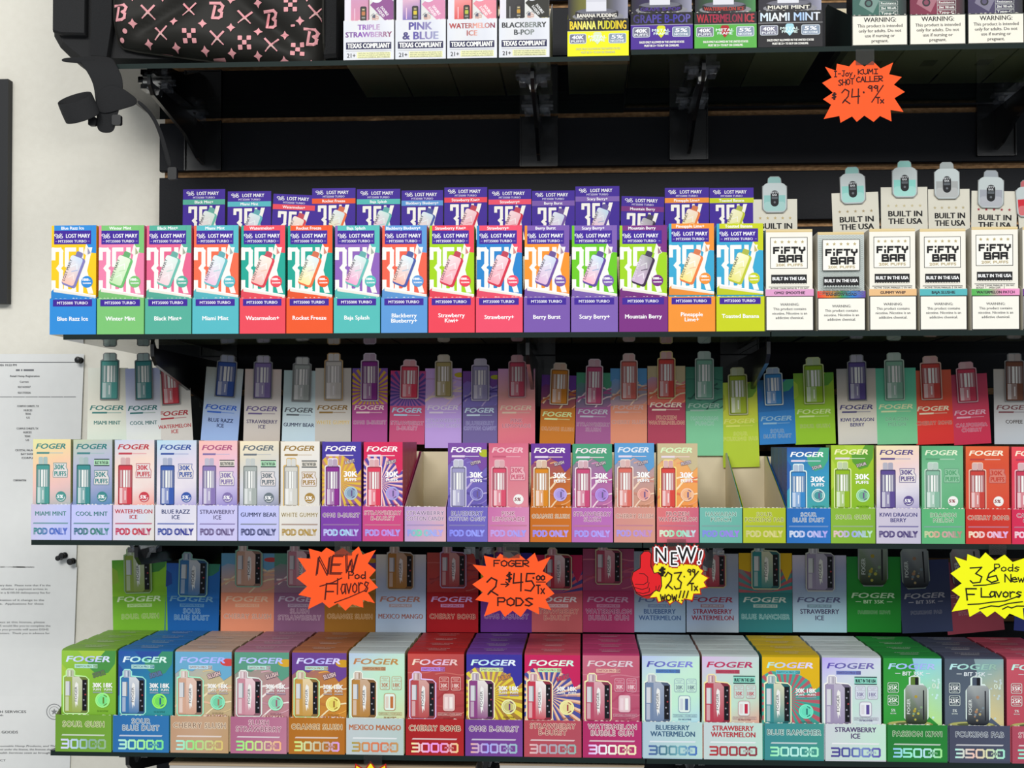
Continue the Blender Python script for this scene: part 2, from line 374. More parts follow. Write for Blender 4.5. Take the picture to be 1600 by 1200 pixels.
def pic_bit(A, x, y, w, h, c, outline=None):
    c = H(c)
    if outline: A.poly(bit_sil(x, y, w, h, 1.8), outline)
    A.rr(x + w * .25, y, x + w * .62, y + h * .25, 2, mixc(c, '#303038', .5)); A.rect(x + w * .45, y + 1, x + w * .6, y + h * .2, '#181a20')
    A.conv(rrpts(x, y + h * .17, x + w, y + h, w * .22), ramp(['#aab0b0', mixc(c, '#606468', .5), c, mixc(c, '#181a20', .4), '#121418'], y + h * .17, y + h, 'y'))
    A.rect(x + w * .8, y + h * .28, x + w * .86, y + h * .9, '#202228')
    R = random.Random(3)
    for k in range(9): A.circ(x + w * R.uniform(.35, .8), y + h * R.uniform(.4, .9), w * R.uniform(.03, .08), mixc(c, ['#e0c060', '#90a0a0', '#d09040'][k % 3], .55), 7)
    A.text('FOGER', x + w * .22, y + h * .62, w * .14, h * .32, '#dfe6e2', rot=-90)
def bit_sil(x, y, w, h, m):
    return [(x + w * .22 - m, y + h * .16), (x + w * .22 - m, y + 1), (x + w * .3, y - m), (x + w * .6, y - m), (x + w * .64 + m, y + 1), (x + w * .64 + m, y + h * .16 - m), (x + w * .8, y + h * .16 - m),
            (x + w + m, y + h * .28), (x + w + m, y + h * .86), (x + w * .84, y + h + m), (x + w * .16, y + h + m), (x - m, y + h * .86), (x - m, y + h * .28), (x + w * .1, y + h * .18)]
def pic_tilt(A, cx, cy, k, c1, c2, edge, dark=False):
    """tilted flat device with side lettering"""
    a = math.radians(21); ca, sa = math.cos(a), math.sin(a)
    def T(P): return [(cx + (p[0] * ca - p[1] * sa) * k, cy + (p[0] * sa + p[1] * ca) * k) for p in P]
    A.conv(T(rrpts(-6, -36, 6, -22, 2.5)), mixc(edge, '#606878', .25)); A.conv(T(rrpts(-12.5, -27, 14.5, 29, 5)), edge)
    s0, s1 = H(c1), H(c2)
    A.conv(T(rrpts(-13, -26, 10, 26, 4)), ramp([mixc(c1, '#ffffff', .5), c1, mixc(c1, '#ffffff', .3), c2, mixc(c2, '#ffffff', .2)], cy - 26 * k, cy + 26 * k, 'y'))
    A.stroke(T([(-6, -6), (2, -14), (6, -4)]), 1.6 * k, mixc(c1, '#ffffff', .7)); A.stroke(T([(-4, 14), (3, 6), (7, 14)]), 1.8 * k, mixc(c2, '#ffffff', .6))
    A.stroke(T([(-2, 2), (7, -4)]), 1.4 * k, mixc(c1, edge, .35))
    A.text('LOST MARY', *T([(-8.2, 2)])[0], 4.6 * k, 40 * k, '#e8e0ee' if dark else '#2c3038', rot=-90 + 21)
def lm_icon(A, x, y, s, col='#ffffff'):
    for dx, dy in ((0, -.2), (1.5, .35)):
        A.stroke([(x + s * (dx + .45 * math.cos(t * .785)), y + s * (.5 + dy + .3 * math.sin(t * .785))) for t in range(8)], s * .16, col, True)
    A.stroke([(x + s * .1, y + s * 1.15), (x + s * 1.3, y - s * .1)], s * .17, col); A.stroke([(x + s * .55, y + s * 1.2), (x + s * 1.75, y)], s * .17, col)
def pic_fifty(A, x, y, w, h, c):
    c = H(c)
    A.rr(x + w * .22, y, x + w * .76, y + h * .3, 5, mixc(c, '#8a9a9a', .35))
    A.conv(rrpts(x, y + h * .17, x + w, y + h, w * .24), '#c3cdce'); A.rect(x + w * .05, y + h * .52, x + w * .95, y + h * .85, c); A.rr(x + w * .05, y + h * .7, x + w * .95, y + h * .97, 5, mixc(c, '#ffffff', .15))
    A.rr(x + w * .33, y + h * .38, x + w * .67, y + h * .84, 8, '#1a1c20'); A.text('FIFTY', x + w * .5, y + h * .47, h * .05, w * .28, '#c8ccd0', bold=.03); A.text('BAR', x + w * .5, y + h * .535, h * .05, w * .2, '#c8ccd0', bold=.03)
    A.rr(x + w * .37, y + h * .56, x + w * .63, y + h * .63, 1, '#5a6066'); A.circ(x + w * .5, y + h * .72, w * .05, '#6a7076', 8)
def fifty_sil(x, y, w, h):
    return [(x + w * .2, y + h * .17), (x + w * .22, y + h * .04), (x + w * .32, y - 1), (x + w * .68, y - 1), (x + w * .77, y + h * .04), (x + w * .8, y + h * .17), (x + w + 1, y + h * .26), (x + w + 1, y + h * .9), (x + w * .86, y + h + 1), (x + w * .14, y + h + 1), (x - 1, y + h * .9), (x - 1, y + h * .26)]
def foger(A, cx, base, h, wd, col, ol=None, shear=.34):
    A.text('FOGER', cx, base, h, wd, col, bold=.03, shear=shear, outline=ol, ow=.035)
def names(A, lines, cx, ys, h, maxw, col, ol=None, sx=.86, bold=.016):
    for t, y in zip(lines, ys): A.text(t, cx, y, h, None, col, bold=bold, outline=ol, ow=.055, sx=sx, maxw=maxw)
def boxy_number(A, t, x, y, w_, h, wd, col):
    n = len(t); cw = w_ / n; A.L += 1
    for i, ch in enumerate(t):
        a, b = x + i * cw + wd * .5, x + (i + 1) * cw - wd * .95; c = min(1.6, (b - a) * .25); e = y + h
        m = y + h / 2
        if ch == '0': pl = [[(a + c, y), (b - c, y), (b, y + c), (b, e - c), (b - c, e), (a + c, e), (a, e - c), (a, y + c), (a + c, y)]]
        elif ch == '3': pl = [[(a - .6, y), (b - c, y), (b, y + c), (b, e - c), (b - c, e), (a - .6, e)], [(a + 1, m), (b, m)]]
        elif ch == '5': pl = [[(b, y), (a, y), (a, m), (b - c, m), (b, m + c), (b, e - c), (b - c, e), (a - .6, e)]]
        elif ch == 'c': pl = [[(b, m - 2.6), (b, y + c), (b - c, y), (a + c, y), (a, y + c), (a, e - c), (a + c, e), (b - c, e), (b, e - c), (b, m + 2.6)]]
        elif ch == 'd': pl = [[(a, m - 2.6), (a, y + c), (a + c, y), (b - c, y), (b, y + c), (b, e - c), (b - c, e), (a + c, e), (a, e - c), (a, m + 2.6)]]
        for p in pl: A.L -= 1; A.stroke(p, wd, col)

# ------------------------------------------------------------------ the setting: wall, slatwall, floor of the room kept minimal
def strct(o): o['kind'] = 'structure'; return o
mb = MB(); mb.box(-1.6, 1.6, 0.022, 0.12, -1.0, 1.1, '#ffffff'); strct(mb.build('wall_back', M['wall']))

SLX = at(249, 300, 0).x
sw = thing('slatwall', (0, 0.011, 0), 'black laminated slatwall panel with raw brown board showing in its grooves', 'slatwall')
GX1 = 1.15
zg = [at(912, 265, 0).z + 0.0762 * k for k in range(-12, 10)]      # groove centres
mb = MB(); mb.box(SLX + 0.004, GX1, 0.0, 0.0105, zg[0] - .03, zg[-1] + .03, '#ffffff'); mb.build('board_core', M['mdf'], sw)
slat_me = None
gh = 0.0045
for k in range(len(zg) - 1):
    if slat_me is None:
        mb = MB(); hh = 0.0762 / 2 - gh; x0, x1, y0, y1 = SLX, GX1, -0.011, -0.0005; b = .0012
        prof = [(y1, -hh), (y0 + b, -hh), (y0, -hh + b), (y0, hh - b), (y0 + b, hh), (y1, hh)]
        mb.extrude_yz(prof, x0, x1, '#ffffff'); o = mb.build('slat_panel', M['laminate'], sw); slat_me = o.data
    else: o = link('slat_panel', slat_me, sw)
    o.location = (0, 0, zg[k] + 0.0381)

# ------------------------------------------------------------------ glass shelves and brackets
# shelf top heights (world z) from the photograph's shelf lines
P = {1: 0.25, 2: 0.30, 3: 0.30, 4: 0.30}
ZL1 = at(912, 88, -P[1]).z; ZR1 = at(912, 79, -P[1]).z
Z2 = at(912, 519, -P[2]).z; Z3 = at(912, 847, -P[3]).z; Z4 = at(912, 1183, -P[4]).z
TH = 0.006
def glass_shelf(x0, x1, yf, yb, ztop, label, drop=0):
    r = thing('glass_shelf', ((x0 + x1) / 2, (yf + yb) / 2, ztop - TH), label, 'shelf', None)
    hx, hy = (x1 - x0) / 2, (yb - yf) / 2; e = .0004
    mb = MB(); mb.face([(-hx, -hy, TH), (hx, -hy, TH), (hx, hy, TH), (-hx, hy, TH)], H('#ffffff')); mb.face([(-hx, hy, 0), (hx, hy, 0), (hx, -hy, 0), (-hx, -hy, 0)], H('#ffffff'))
    mb.build('glass_pane', M['glass'], r)
    mb = MB(); c = H('#ffffff')
    for (a, b, cc, d) in ((-hx, -hy, hx, -hy), (hx, -hy, hx, hy), (hx, hy, -hx, hy), (-hx, hy, -hx, -hy)):
        bx = .0006 if a < 0 else -.0006
        mb.face([(a, b, 0), (cc, d, 0), (cc, d, TH), (a, b, TH)], c)
    mb.build('polished_edge', M['glassedge'], r)
    return r
XR = 1.02
xl1 = at(140, 95, -.25).x; xm1 = at(985, 90, -.25).x
glass_shelf(xl1, xm1 - .001, -.25, -.012, ZL1, 'top clear glass shelf, left pane under the backpack and white cartons')
glass_shelf(xm1 + .001, XR, -.25, -.012, ZR1, 'top clear glass shelf, right pane slightly higher than its neighbour')
glass_shelf(at(100, 520, -.30).x, at(1203, 520, -.3).x, -.302, -.012, Z2, 'second glass shelf, long pane under the purple-bannered cartons')
glass_shelf(at(1205, 520, -.30).x, XR, -.302, -.012, Z2, 'second glass shelf, right pane under the white starred cartons')
glass_shelf(at(50, 850, -.30).x, at(1003, 850, -.3).x, -.302, -.012, Z3, 'third glass shelf, left pane under the narrow pod cartons')
glass_shelf(at(1005, 850, -.30).x, XR, -.302, -.012, Z3, 'third glass shelf, right pane under the narrow pod cartons')
glass_shelf(at(80, 1183, -.30).x, at(1008, 1183, -.3).x, -.302, -.012, Z4, 'bottom glass shelf, left pane in front of the pinned papers')
glass_shelf(at(1010, 1183, -.30).x, XR, -.302, -.012, Z4, 'bottom glass shelf, right pane under the wide device cartons')

def bracket(xw, zt, depth, label, style='knife', hplate=0.068, drop0=0.012, drop1=0.09, rests=True):
    """steel blade from a wall plate, clear shelf rests on top. zt: underside of the glass"""
    r = thing('shelf_bracket', (xw, -0.0001, zt - hplate), label, 'bracket', 'black steel brackets under the glass shelves')
    t = hplate
    mb = MB(); pw = .026
    for (a, b) in ((-pw, -pw + .0015), (pw - .0015, pw)): mb.box(a, b, -.006, -.0006, t - .07, t - .001)
    mb.box(-pw, pw, -.0021, -.0006, t - .07, t - .001)
    mb.box(-pw, pw, -.004, -.0006, t - .07, t - .0685)
    mb.build('wall_plate', M['blackmetal'], r)
    L = depth - .018
    mb = MB()
    prof = [(-.0022, t - .008), (-L + .004, t - .008), (-L, t - .004), (-L - .004, t + .0005), (-L - .006, t - .004), (-L - .005, t - drop0), (-L + .008, t - drop0 - .01), (-.09, t - drop1 * .62), (-.03, t - drop1 * .95), (-.0022, t - drop1)]
    mb.extrude_yz(prof, -.0022, .0022, '#ffffff'); mb.build('blade', M['blackmetal'], r)
    for yy in ((-L + .025, -.055) if rests else ()):
        mb = MB(); c = '#ffffff'
        mb.box(-.021, .021, yy - .009, yy + .009, t - .0038, t - .0004)
        mb.extrude_xz([(-.017, t - .004), (.017, t - .004), (.011, t - .011), (.006, t - .012), (.0035, t - .019), (-.0035, t - .019), (-.006, t - .012), (-.011, t - .011)], yy - .006, yy + .006, c)
        for sx in (-1, 1): mb.box(sx * .013 - .004, sx * .013 + .004, yy - .011, yy + .011, t - .012, t - .006)
        mb.build('clear_shelf_rest', M['clear'], r)
    return r
def bx(px, Y=0): return at(px, 300, Y).x
WHERE = {1: 'top', 2: 'second', 3: 'third', 4: 'bottom'}
for px, z in ((318, ZL1), (842, ZL1), (1076, ZR1), (1556, ZR1)):
    w_ = {318: 'leftmost, behind the dangling straps', 842: 'below the black and grey berry cartons', 1076: 'below the green watermelon carton', 1556: 'right of the orange price star'}[px]
    bracket(bx(px), z - TH, .239, 'black steel bracket under the top glass shelf, ' + w_, drop1=.062)
for px in (344, 838, 1154):
    w_ = {344: 'leftmost, beside the red device card', 838: 'above the orange slush cards', 1154: 'above the green cards of the empty trays'}[px]
    bracket(bx(px), Z2 - TH, .29, 'black steel bracket under the second glass shelf, ' + w_, drop0=.018, drop1=.10, rests=False)
for px in (324, 772, 1078):
    w_ = {324: 'leftmost, above the green and blue cards', 772: 'behind the middle orange price star', 1078: 'behind the red thumb sign'}[px]
    bracket(bx(px), Z3 - TH, .29, 'black steel bracket under the third glass shelf, ' + w_, drop0=.016, drop1=.055)
for px in (314, 783, 1052):
    w_ = {314: 'leftmost, beside the pinned papers', 783: 'below the purple burst carton', 1052: 'below the pale blue melon carton'}[px]
    bracket(bx(px), Z4 - TH, .29, 'black steel bracket under the bottom glass shelf, ' + w_, drop0=.016, drop1=.09)

# ------------------------------------------------------------------ counter display trays and cartons
ORD = ['front', 'second', 'third', 'rear']
CREAM = '#d9cdb0'
def ux(x0, x1, Y): return (at(x1, 600, Y).x - at(x0, 600, Y).x) / (x1 - x0)
def carton_obj(root_loc, w_, d, h, body, top, side, art, u, label, group, dome=True, toplines=None, src=None):
    r = thing('product_carton', root_loc, label, 'carton', group)
    if src:
        for ch in src.children: link(ch.name.split('.')[0], ch.data, r)
        return r
    mb = MB(); k = .0022 if dome else .0
    # body: walls, then a closed tuck-in lid that bulges a little
    c, cs, ct = H(body), H(side), H(top); a = w_ / 2
    prof = [(0, h), (d * .12, h + k * .7), (d * .5, h + k), (d * .93, h + k), (d, h + k * .6)]
    mb.face([(-a, 0, 0), (a, 0, 0), (a, 0, h), (-a, 0, h)], c); mb.face([(a, d, 0), (-a, d, 0), (-a, d, h), (a, d, h)], c)
    mb.face([(-a, d, 0), (a, d, 0), (a, 0, 0), (-a, 0, 0)], c)
    for s in (-1, 1): mb.face([(s * a, 0, 0), (s * a, d, 0)] + [(s * a, p[0], p[1]) for p in reversed(prof)], cs)  # side walls take their own darker tint, shading put into the colour
    mb.build('carton_body', M['print'], r)
    mb = MB()
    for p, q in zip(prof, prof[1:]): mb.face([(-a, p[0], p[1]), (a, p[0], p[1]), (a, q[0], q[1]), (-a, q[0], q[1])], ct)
    mb.face([(-a, d, h), (a, d, h), (a, d, h + k * .6), (-a, d, h + k * .6)], ct)
    if toplines:
        T = Art(); W = w_ / u; D = d / u
        T.text(toplines[0], W * .5, D * .38, D * .12, W * .42, toplines[1]); T.rect(W * .34, D * .56, W * .66, D * .64, toplines[1])
        mb.art(T, u, 0, 0, 0, fn=lambda x, y, l: (-a + x * u, d - y * u, h + k + .00005 + l * 1.5e-5))
    mb.build('top_flap', M['print'], r)
    mb = MB(); mb.art(art, u, -a, h, -.0001); mb.build('front_artwork', M['print'], r)
    return r
def tray(x0, x1, yl, yb, Yf, z0, D, hc, lipcol, sidecol, lipart, label, group, hdr=None, backh=None):
    u = ux(x0, x1, Yf); w_ = (x1 - x0 - .8) * u; xc = at((x0 + x1) / 2, yb, Yf).x
    Hl = (yb - yl) * u; t = .0006; a = w_ / 2
    r = thing('display_tray', (xc, Yf, z0), label, 'display tray', group)
    bh = backh or hc
    mb = MB(); mb.box(-a, a, t, D, 0, t, CREAM); mb.box(-a, a, D - t, D, t, bh, CREAM)
    for s in (-1, 1):
        xa, xb = (s * a, s * (a - t))
        pr = [(t, t), (D - t, t), (D - t, bh), (D - .018, bh), (D - .03, bh - .006), (.03, Hl + .012), (t, Hl)]
        mb.extrude_yz(pr, xa, xb, sidecol, CREAM)
    mb.build('tray_body', M['print'], r)
    mb = MB(); mb.box(-a, a, 0, t, 0, Hl, lipcol); mb.art(lipart, u, -a, Hl, -.0001)
    # torn perforation left along the lip's top edge
    R = random.Random(int(x0)); n = 11
    for k in range(n):
        if R.random() < .75:
            q = -a + 2 * a * (k + R.random() * .4) / n; mb.extrude_xz([(q, Hl), (q + .002 + R.random() * .003, Hl), (q + .0015, Hl + R.uniform(.0003, .0011))], .0001, .0005, '#efeadf')
    mb.build('front_lip', M['print'], r)
    if hdr:
        xl, xr, yt, bot, A, dev, tilt, col = hdr
        Yh = Yf + D - .004; uh = ux(xl, xr, Yh); pc = at((xl + xr) / 2, bot, Yh)
        hw, hh = (xr - xl) * uh / 2, (bot - yt) * uh
        mb = MB(); mb.box(-hw, hw, 0, .0008, 0, hh, col); mb.art(A, uh, -hw, hh, -.0001)
        c = mb.build('header_card', M['print'], r); c.location = (pc.x - xc, D - .004, pc.z - z0)
        c.rotation_euler = (math.radians(-1.5), math.radians(tilt), 0)
        if bot * 1.0 < 9999:
            pass
        if dev:
            kind, dx0, dx1, dy0, dy1, args = dev
            B = Art(); x, y, w2, h2 = dx0 - xl, dy0 - yt, dx1 - dx0, dy1 - dy0
            {'pod': pic_pod, 'kit': pic_kit, 'bit': pic_bit, 'fifty': pic_fifty}[kind](B, x, y, w2, h2, **args)
            sil = {'pod': pod_sil, 'kit': lambda *q: kit_sil(*q, 1.8), 'bit': lambda *q: bit_sil(*q, 1.8), 'fifty': fifty_sil}[kind](x, y, w2, h2)
            mb = MB(); mb.extrude_xz([(-hw + p[0] * uh, hh - p[1] * uh) for p in sil], -.0022, -.0014, args.get('outline') or '#8b8f90', '#b9b6aa')
            mb.art(B, uh, -hw, hh, -.0023); mb.build('device_cutout', M['print'], c)
    return r, u, w_, xc

# ---- second shelf: banner cartons
LM = '#40239a'
def lm_front(W, Hh, name, B, Ac, d1, d2, edge, dark):
    A = Art(W, Hh); A.clip = (0, 0, W, Hh)
    A.rect(0, 0, W, Hh, Ac)
    A.conv([(W * .62, 0), (W, 0), (W, Hh * .38), (W * .86, Hh * .37), (W * .78, Hh * .25)], B)
    # big digits, condensed
    wt = '#fbf8f0'; y0, y1 = Hh * .30, Hh * .93
    A.stroke([(3, y0 + 17), (3, y0 + 3), (6, y0 + 3.4), (13, y0 + 3.4), (15, y0 + 6), (15, y0 + 27), (11, y0 + 32), (15, y0 + 37), (15, y1 - 6), (12, y1 - 3.5), (6, y1 - 3.5), (3.4, y1 - 6), (3.4, y1 - 18)], 6.4, wt)
    A.stroke([(36, y0 + 3.2), (24, y0 + 3.2), (24, y0 + 27), (33, y0 + 27), (35.5, y0 + 30), (35.5, y1 - 6), (32, y1 - 3.5), (25, y1 - 3.5), (23, y1 - 7), (23, y1 - 16)], 6.4, wt)
    A.rect(43, y0, 50, y1, wt); A.conv([(50, y0 + 30), (57, y0), (64, y0), (56, y0 + 36), (66, y1), (58, y1), (50, y0 + 46)], wt)
    # peel curl
    A.conv([(W * .78, Hh * .25), (W * .90, Hh * .38), (W * .80, Hh * .42), (W * .72, Hh * .38)], '#f4efe6'); A.conv([(W * .81, Hh * .30), (W * .88, Hh * .38), (W * .81, Hh * .40)], mixc(B, '#c0a090', .6))
    A.rect(4, 8, W - 8, 29, LM); A.rect(4, 0, W - 8, 8, B)
    A.text(name, (W - 4) / 2, 6.4, 4.6, None, '#ffffff', bold=.02, maxw=W - 16)
    lm_icon(A, 7, 13.2, 5.4); A.text('LOST MARY', 41.5, 19, 5.8, 37.5, '#ffffff', bold=.02)
    A.text('MT35000 TURBO', W / 2 - 2, 26.4, 3.8, 44, '#ffffff', bold=.01); A.rect(6, 24.2, 9, 24.9, '#b9a8dc'); A.rect(W - 13, 24.2, W - 10, 24.9, '#b9a8dc')
    A.conv([(4, Hh * .86), (W, Hh * .97), (W, Hh), (0, Hh), (0, Hh * .90)], ramp([mixc(B, '#303040', .12), B], 0, W))
    A.conv([(3, Hh * .84), (9, Hh * .855), (W, Hh * .955), (W, Hh * .99), (4, Hh * .905)], '#efe9dd'); A.conv([(3, Hh * .84), (9, Hh * .855), (W, Hh * .955), (W, Hh * .965), (6, Hh * .87)], '#ffffff')
    A.circ(W * .80, Hh * .77, 9, B, 22); A.text('1000', W * .77, Hh * .755, 3.4, 9, '#ffffff', bold=.05); A.rect(W * .84, Hh * .745, W * .88, Hh * .752, '#ffffff')
    A.text('THE SHOWDOWN', W * .80, Hh * .80, 2.2, 13, '#ffffff', bold=.03)
    pic_tilt(A, W * .49, Hh * .62, 0.86, d1, d2, edge, dark)
    return A
def lm_lip(W, Hh, lines, B):
    A = Art(W, Hh); A.rect(5, 1.5, W - 6, 12, LM); A.text('MT35000 TURBO', W / 2 - .5, 8.9, 4.2, 48, '#ffffff', bold=.012)
    if len(lines) == 1: A.text(lines[0], W / 2, 34, 6.2, None, '#ffffff', bold=.02, maxw=W - 7)
    else: names(A, lines, W / 2, (31, 39), 6.2, W - 10, '#ffffff', sx=1, bold=.02)
    return A
def lm_header(W, Hh, name, B, d1, d2, edge, dark, glare):
    A = Art(W, Hh); A.rect(0, 16, W, 24, B); A.text(name, W / 2, 22, 4.2, None, '#ffffff', bold=.02, maxw=W - 14)
    lm_icon(A, 8, 3.9, 4.8); A.text('LOST MARY', W * .59, 9.2, 5.2, 34, '#ffffff', bold=.016); A.text('MT35000 TURBO', W / 2, 14.6, 3, 34, '#d8d0f0', bold=.02)
    wt = '#fbf8f0'; y0 = 26; x = W * .17; A.clip = (0, 0, W, Hh)
    A.stroke([(x, y0 + 9), (x, y0 + 3), (x + 9, y0 + 3), (x + 9, y0 + 20), (x + 6, y0 + 23), (x + 9, y0 + 26), (x + 9, Hh)], 4.6, wt)
    A.stroke([(x + 25, y0 + 3), (x + 17, y0 + 3), (x + 17, y0 + 22), (x + 24, y0 + 22), (x + 25, Hh)], 4.6, wt)
    A.rect(x + 31, y0, x + 35, Hh, wt); A.conv([(x + 35, y0 + 22), (x + 41, y0), (x + 47, y0), (x + 40, y0 + 26), (x + 46, Hh), (x + 36, Hh)], wt)
    pic_tilt(A, W * .55, 56, 0.80, d1, d2, edge, dark); return A
row2 = [
 (77, 150, ['Blue Razz Ice'], '#2f8edb', '#f9cd1c', '#b8d4f0', '#f3b9a4', '#8580bd', 'blue and yellow', None),
 (151, 225, ['Winter Mint'], '#7dc576', '#f084ac', '#dcf0c8', '#bce4a4', '#6cc070', 'green and pink', None),
 (226, 299, ['Black Mint+'], '#55b09b', '#e8668f', '#cfe9de', '#f0c8d0', '#6dbfae', 'sea-green and rose', (285, 351, 296, 0)),
 (300, 373, ['Miami Mint'], '#57bbc6', '#f26d4d', '#c4e4e8', '#ecb8d8', '#66bcc2', 'aqua and orange-red', (355, 423, 299, 0)),
 (374, 446, ['Watermelon+'], '#ee4c5c', '#1ea996', '#f8e2cc', '#f5a8a0', '#df4050', 'red and teal', (423, 489, 304, 3)),
 (447, 520, ['Rocket Freeze'], '#f15a2a', '#19a693', '#cfe4ea', '#f8e488', '#f07440', 'orange and teal', (487, 555, 294, 0)),
 (521, 594, ['Baja Splash'], '#56beb9', '#8f63ba', '#bfe6de', '#f090c4', '#68bfb8', 'turquoise and violet', (557, 625, 295, 0)),
 (595, 668, ['Blackberry', 'Blueberry+'], '#5e9bd9', '#f0644d', '#c4e4f0', '#f6a890', '#4a5ca8', 'cornflower blue and coral', (627, 692, 297, 0)),
 (669, 742, ['Strawberry', 'Kiwi+'], '#ef4558', '#a5d510', '#f9bcc4', '#f28a9e', '#d8304a', 'red and lime', (694, 761, 292, 0)),
 (743, 817, ['Strawberry+'], '#f0506c', '#2485cd', '#f8b8c4', '#f28a9e', '#d8304a', 'pink-red and blue', (763, 830, 295, 0)),
 (818, 891, ['Berry Burst'], '#7b59ad', '#f9952c', '#bfd2ea', '#dca8d0', '#7050a0', 'violet and orange', (831, 898, 297, 0)),
 (892, 966, ['Scary Berry+'], '#7f61b2', '#6dca20', '#a8d0ea', '#f6a8c0', '#6048a0', 'violet and bright green', (899, 968, 290, 0)),
 (967, 1044, ['Mountain Berry'], '#7c2f82', '#a1d51c', '#40304c', '#c8a4cc', '#3c2848', 'plum and lime', (969, 1036, 306, 2)),
 (1044, 1118, ['Pineapple', 'Lime+'], '#f49535', '#39a9d2', '#f8d8b4', '#f4de64', '#f08040', 'orange and sky blue', (1039, 1108, 292, 0)),
 (1119, 1195, ['Toasted Banana'], '#c9d21a', '#39a9d2', '#f0ec9c', '#e6de54', '#c2ca34', 'lime-yellow and sky blue', (1109, 1178, 292, 0)),
]
D2 = .165
for i, (x0, x1, nm, B, Ac, d1, d2, edge, cw, hd) in enumerate(row2):
    yl, yb = 463, 518; yc = 350 if x0 < 1040 else 347
    Yf = -.302; u = ux(x0, x1, Yf); hc = (yb - yc) * u; dark = 'Mountain' in nm[0]; nj = ' '.join(nm)
    h = None
    if hd:
        HA = lm_header(hd[1] - hd[0], 375 - hd[2], nj, B, d1, d2, edge, dark, 0)
        h = (hd[0], hd[1], hd[2], 375, HA, None, hd[3], LM)
    r, u, w_, xc = tray(x0, x1, yl, yb, Yf, Z2, D2, hc - .004, B, B, lm_lip(x1 - x0 - .8, yb - yl, nm, B),
        'display tray with plain %s lip lettered white, second shelf%s' % (['blue', 'leaf-green', 'sea-green', 'aqua', 'watermelon-red', 'orange', 'turquoise', 'cornflower blue', 'strawberry-red two-line', 'pink-red one-line', 'violet left-hand', 'violet right-hand', 'plum', 'creased amber', 'lime-yellow'][i], '' if hd else ', no raised card'),
        'banner carton trays on the second shelf', h, backh=hc - .012)
    hh = hc - .0008
    carton_obj((xc, Yf + .0022, Z2 + .0007), w_ - .0018, .030, hh, Ac, mixc(B, Ac, .2), mixc(Ac, '#000000', .05), lm_front((w_ - .0018) / u, 113, nj, B, Ac, d1, d2, edge, dark), u,
        '%s carton with huge white digits under a purple banner, second shelf' % cw, 'banner cartons on the second shelf', dome=False)
# creases / artwork done; white starred cartons beside them
def wave(A, x0, y0, x1, y1, col):
    y = y0
    while y < y1:
        A.stroke([(x, y + (.9 if k % 2 else -.9)) for k, x in enumerate([x0 + (x1 - x0) * q / 26 for q in range(27)])], .45, col); y += 3.2
def fifty_front(W, Hh, gray):
    A = Art(W, Hh); bg = '#c9cfcb' if gray else '#f4f0e4'
    A.rect(0, 0, W, Hh, bg); A.rect(0, 0, W, 4.5, '#dcc38c'); A.rect(0, 1.2, W, 1.9, '#efe0b8')
    if gray: wave(A, 1, 7, W - 1, 100, '#8fa09c')
    A.rect(7, 13, W - 8, 62, '#fbf8ee'); A.frame(7, 13, W - 8, 62, .9, '#1c1c1e')
    for k in range(5): star(A, 14 + k * (W - 30) / 4 + .5, 20, 3.1, '#b9a878')
    # block lettering
    k = '#17171a'
    def blk(t, x, y, w2, h2, wd):
        wl = [.5 if q == 'i' else 1.0 for q in t]; cu_ = w2 / sum(wl)
        for i2, ch in enumerate(t):
            xo = x + sum(wl[:i2]) * cu_; cw = wl[i2] * cu_
            a, b = xo + wd / 2, xo + cw - wd / 2 - .9; m = y + h2 / 2; e = y + h2 - wd / 2; q = y + wd / 2
            S = {'F': [[(b, q), (a, q), (a, e)], [(a, m), (b - 1, m)]], 'i': [[((a + b) / 2, m + .4), ((a + b) / 2, e)], [((a + b) / 2, q - .6), ((a + b) / 2, q - .2)]], 'T': [[(a - .5, q), (b + .5, q)], [((a + b) / 2, q), ((a + b) / 2, e)]],
                 'Y': [[(a, q), (a, m - 1), ((a + b) / 2, m + 1), (b, m - 1), (b, q)], [((a + b) / 2, m), ((a + b) / 2, e)]],
                 'B': [[(a, q), (b - 1, q), (b - .6, m - 1), (b, m), (b, e), (a, e), (a, q)], [(a, m), (b, m)]], 'A': [[(a, e), (a, q + 1), (a + 1, q), (b, q), (b, e)], [(a, m + 1), (b, m + 1)]],
                 'R': [[(a, e), (a, q), (b, q), (b, m), (a, m)], [(b - 2, m), (b, m + 1.5), (b, e)]]}[ch]
            for pl in S: A.stroke(pl, wd, k)
    blk('FiFTY', 11, 27.5, W - 21, 11.8, 3.1); blk('BAR', 19, 40.5, W - 34, 12.2, 3.1)
    A.rect(W - 16, 50.5, W - 14, 51, '#555555')
    A.text('20K PUFFS', W / 2, 58.5, 4, 42, '#c0ae82', bold=.02)
    A.rect(8, 72, W - 9, 86, '#202022')
    A.L += 1
    for q in range(13): A._emit([(8.5 + q * (W - 18) / 13, 88), (8.5 + (q + .5) * (W - 18) / 13, 85.2), (8.5 + (q + 1) * (W - 18) / 13, 88)], H(bg))
    A.text('BUILT IN THE USA', W / 2 - .5, 80.8, 5, W - 21, '#ffffff', bold=.025)
    A.rect(4, 91, W - 5, 91.6, '#444444'); A.rect(21.5, 91, 22, 99, '#444444'); A.rect(50.5, 91, 51, 99, '#444444')
    A.text('ACTIVE', 13, 95, 2.4, 12, '#555555'); A.text('DUAL PARALLEL', 36, 95, 2.4, 25, '#555555'); A.text('5% NIC', 60, 95, 2.4, 13, '#555555')
    A.text('BOOST', 13, 98.6, 2.4, 12, '#555555'); A.text('MESH COIL', 36, 98.6, 2.4, 18, '#555555')
    return A
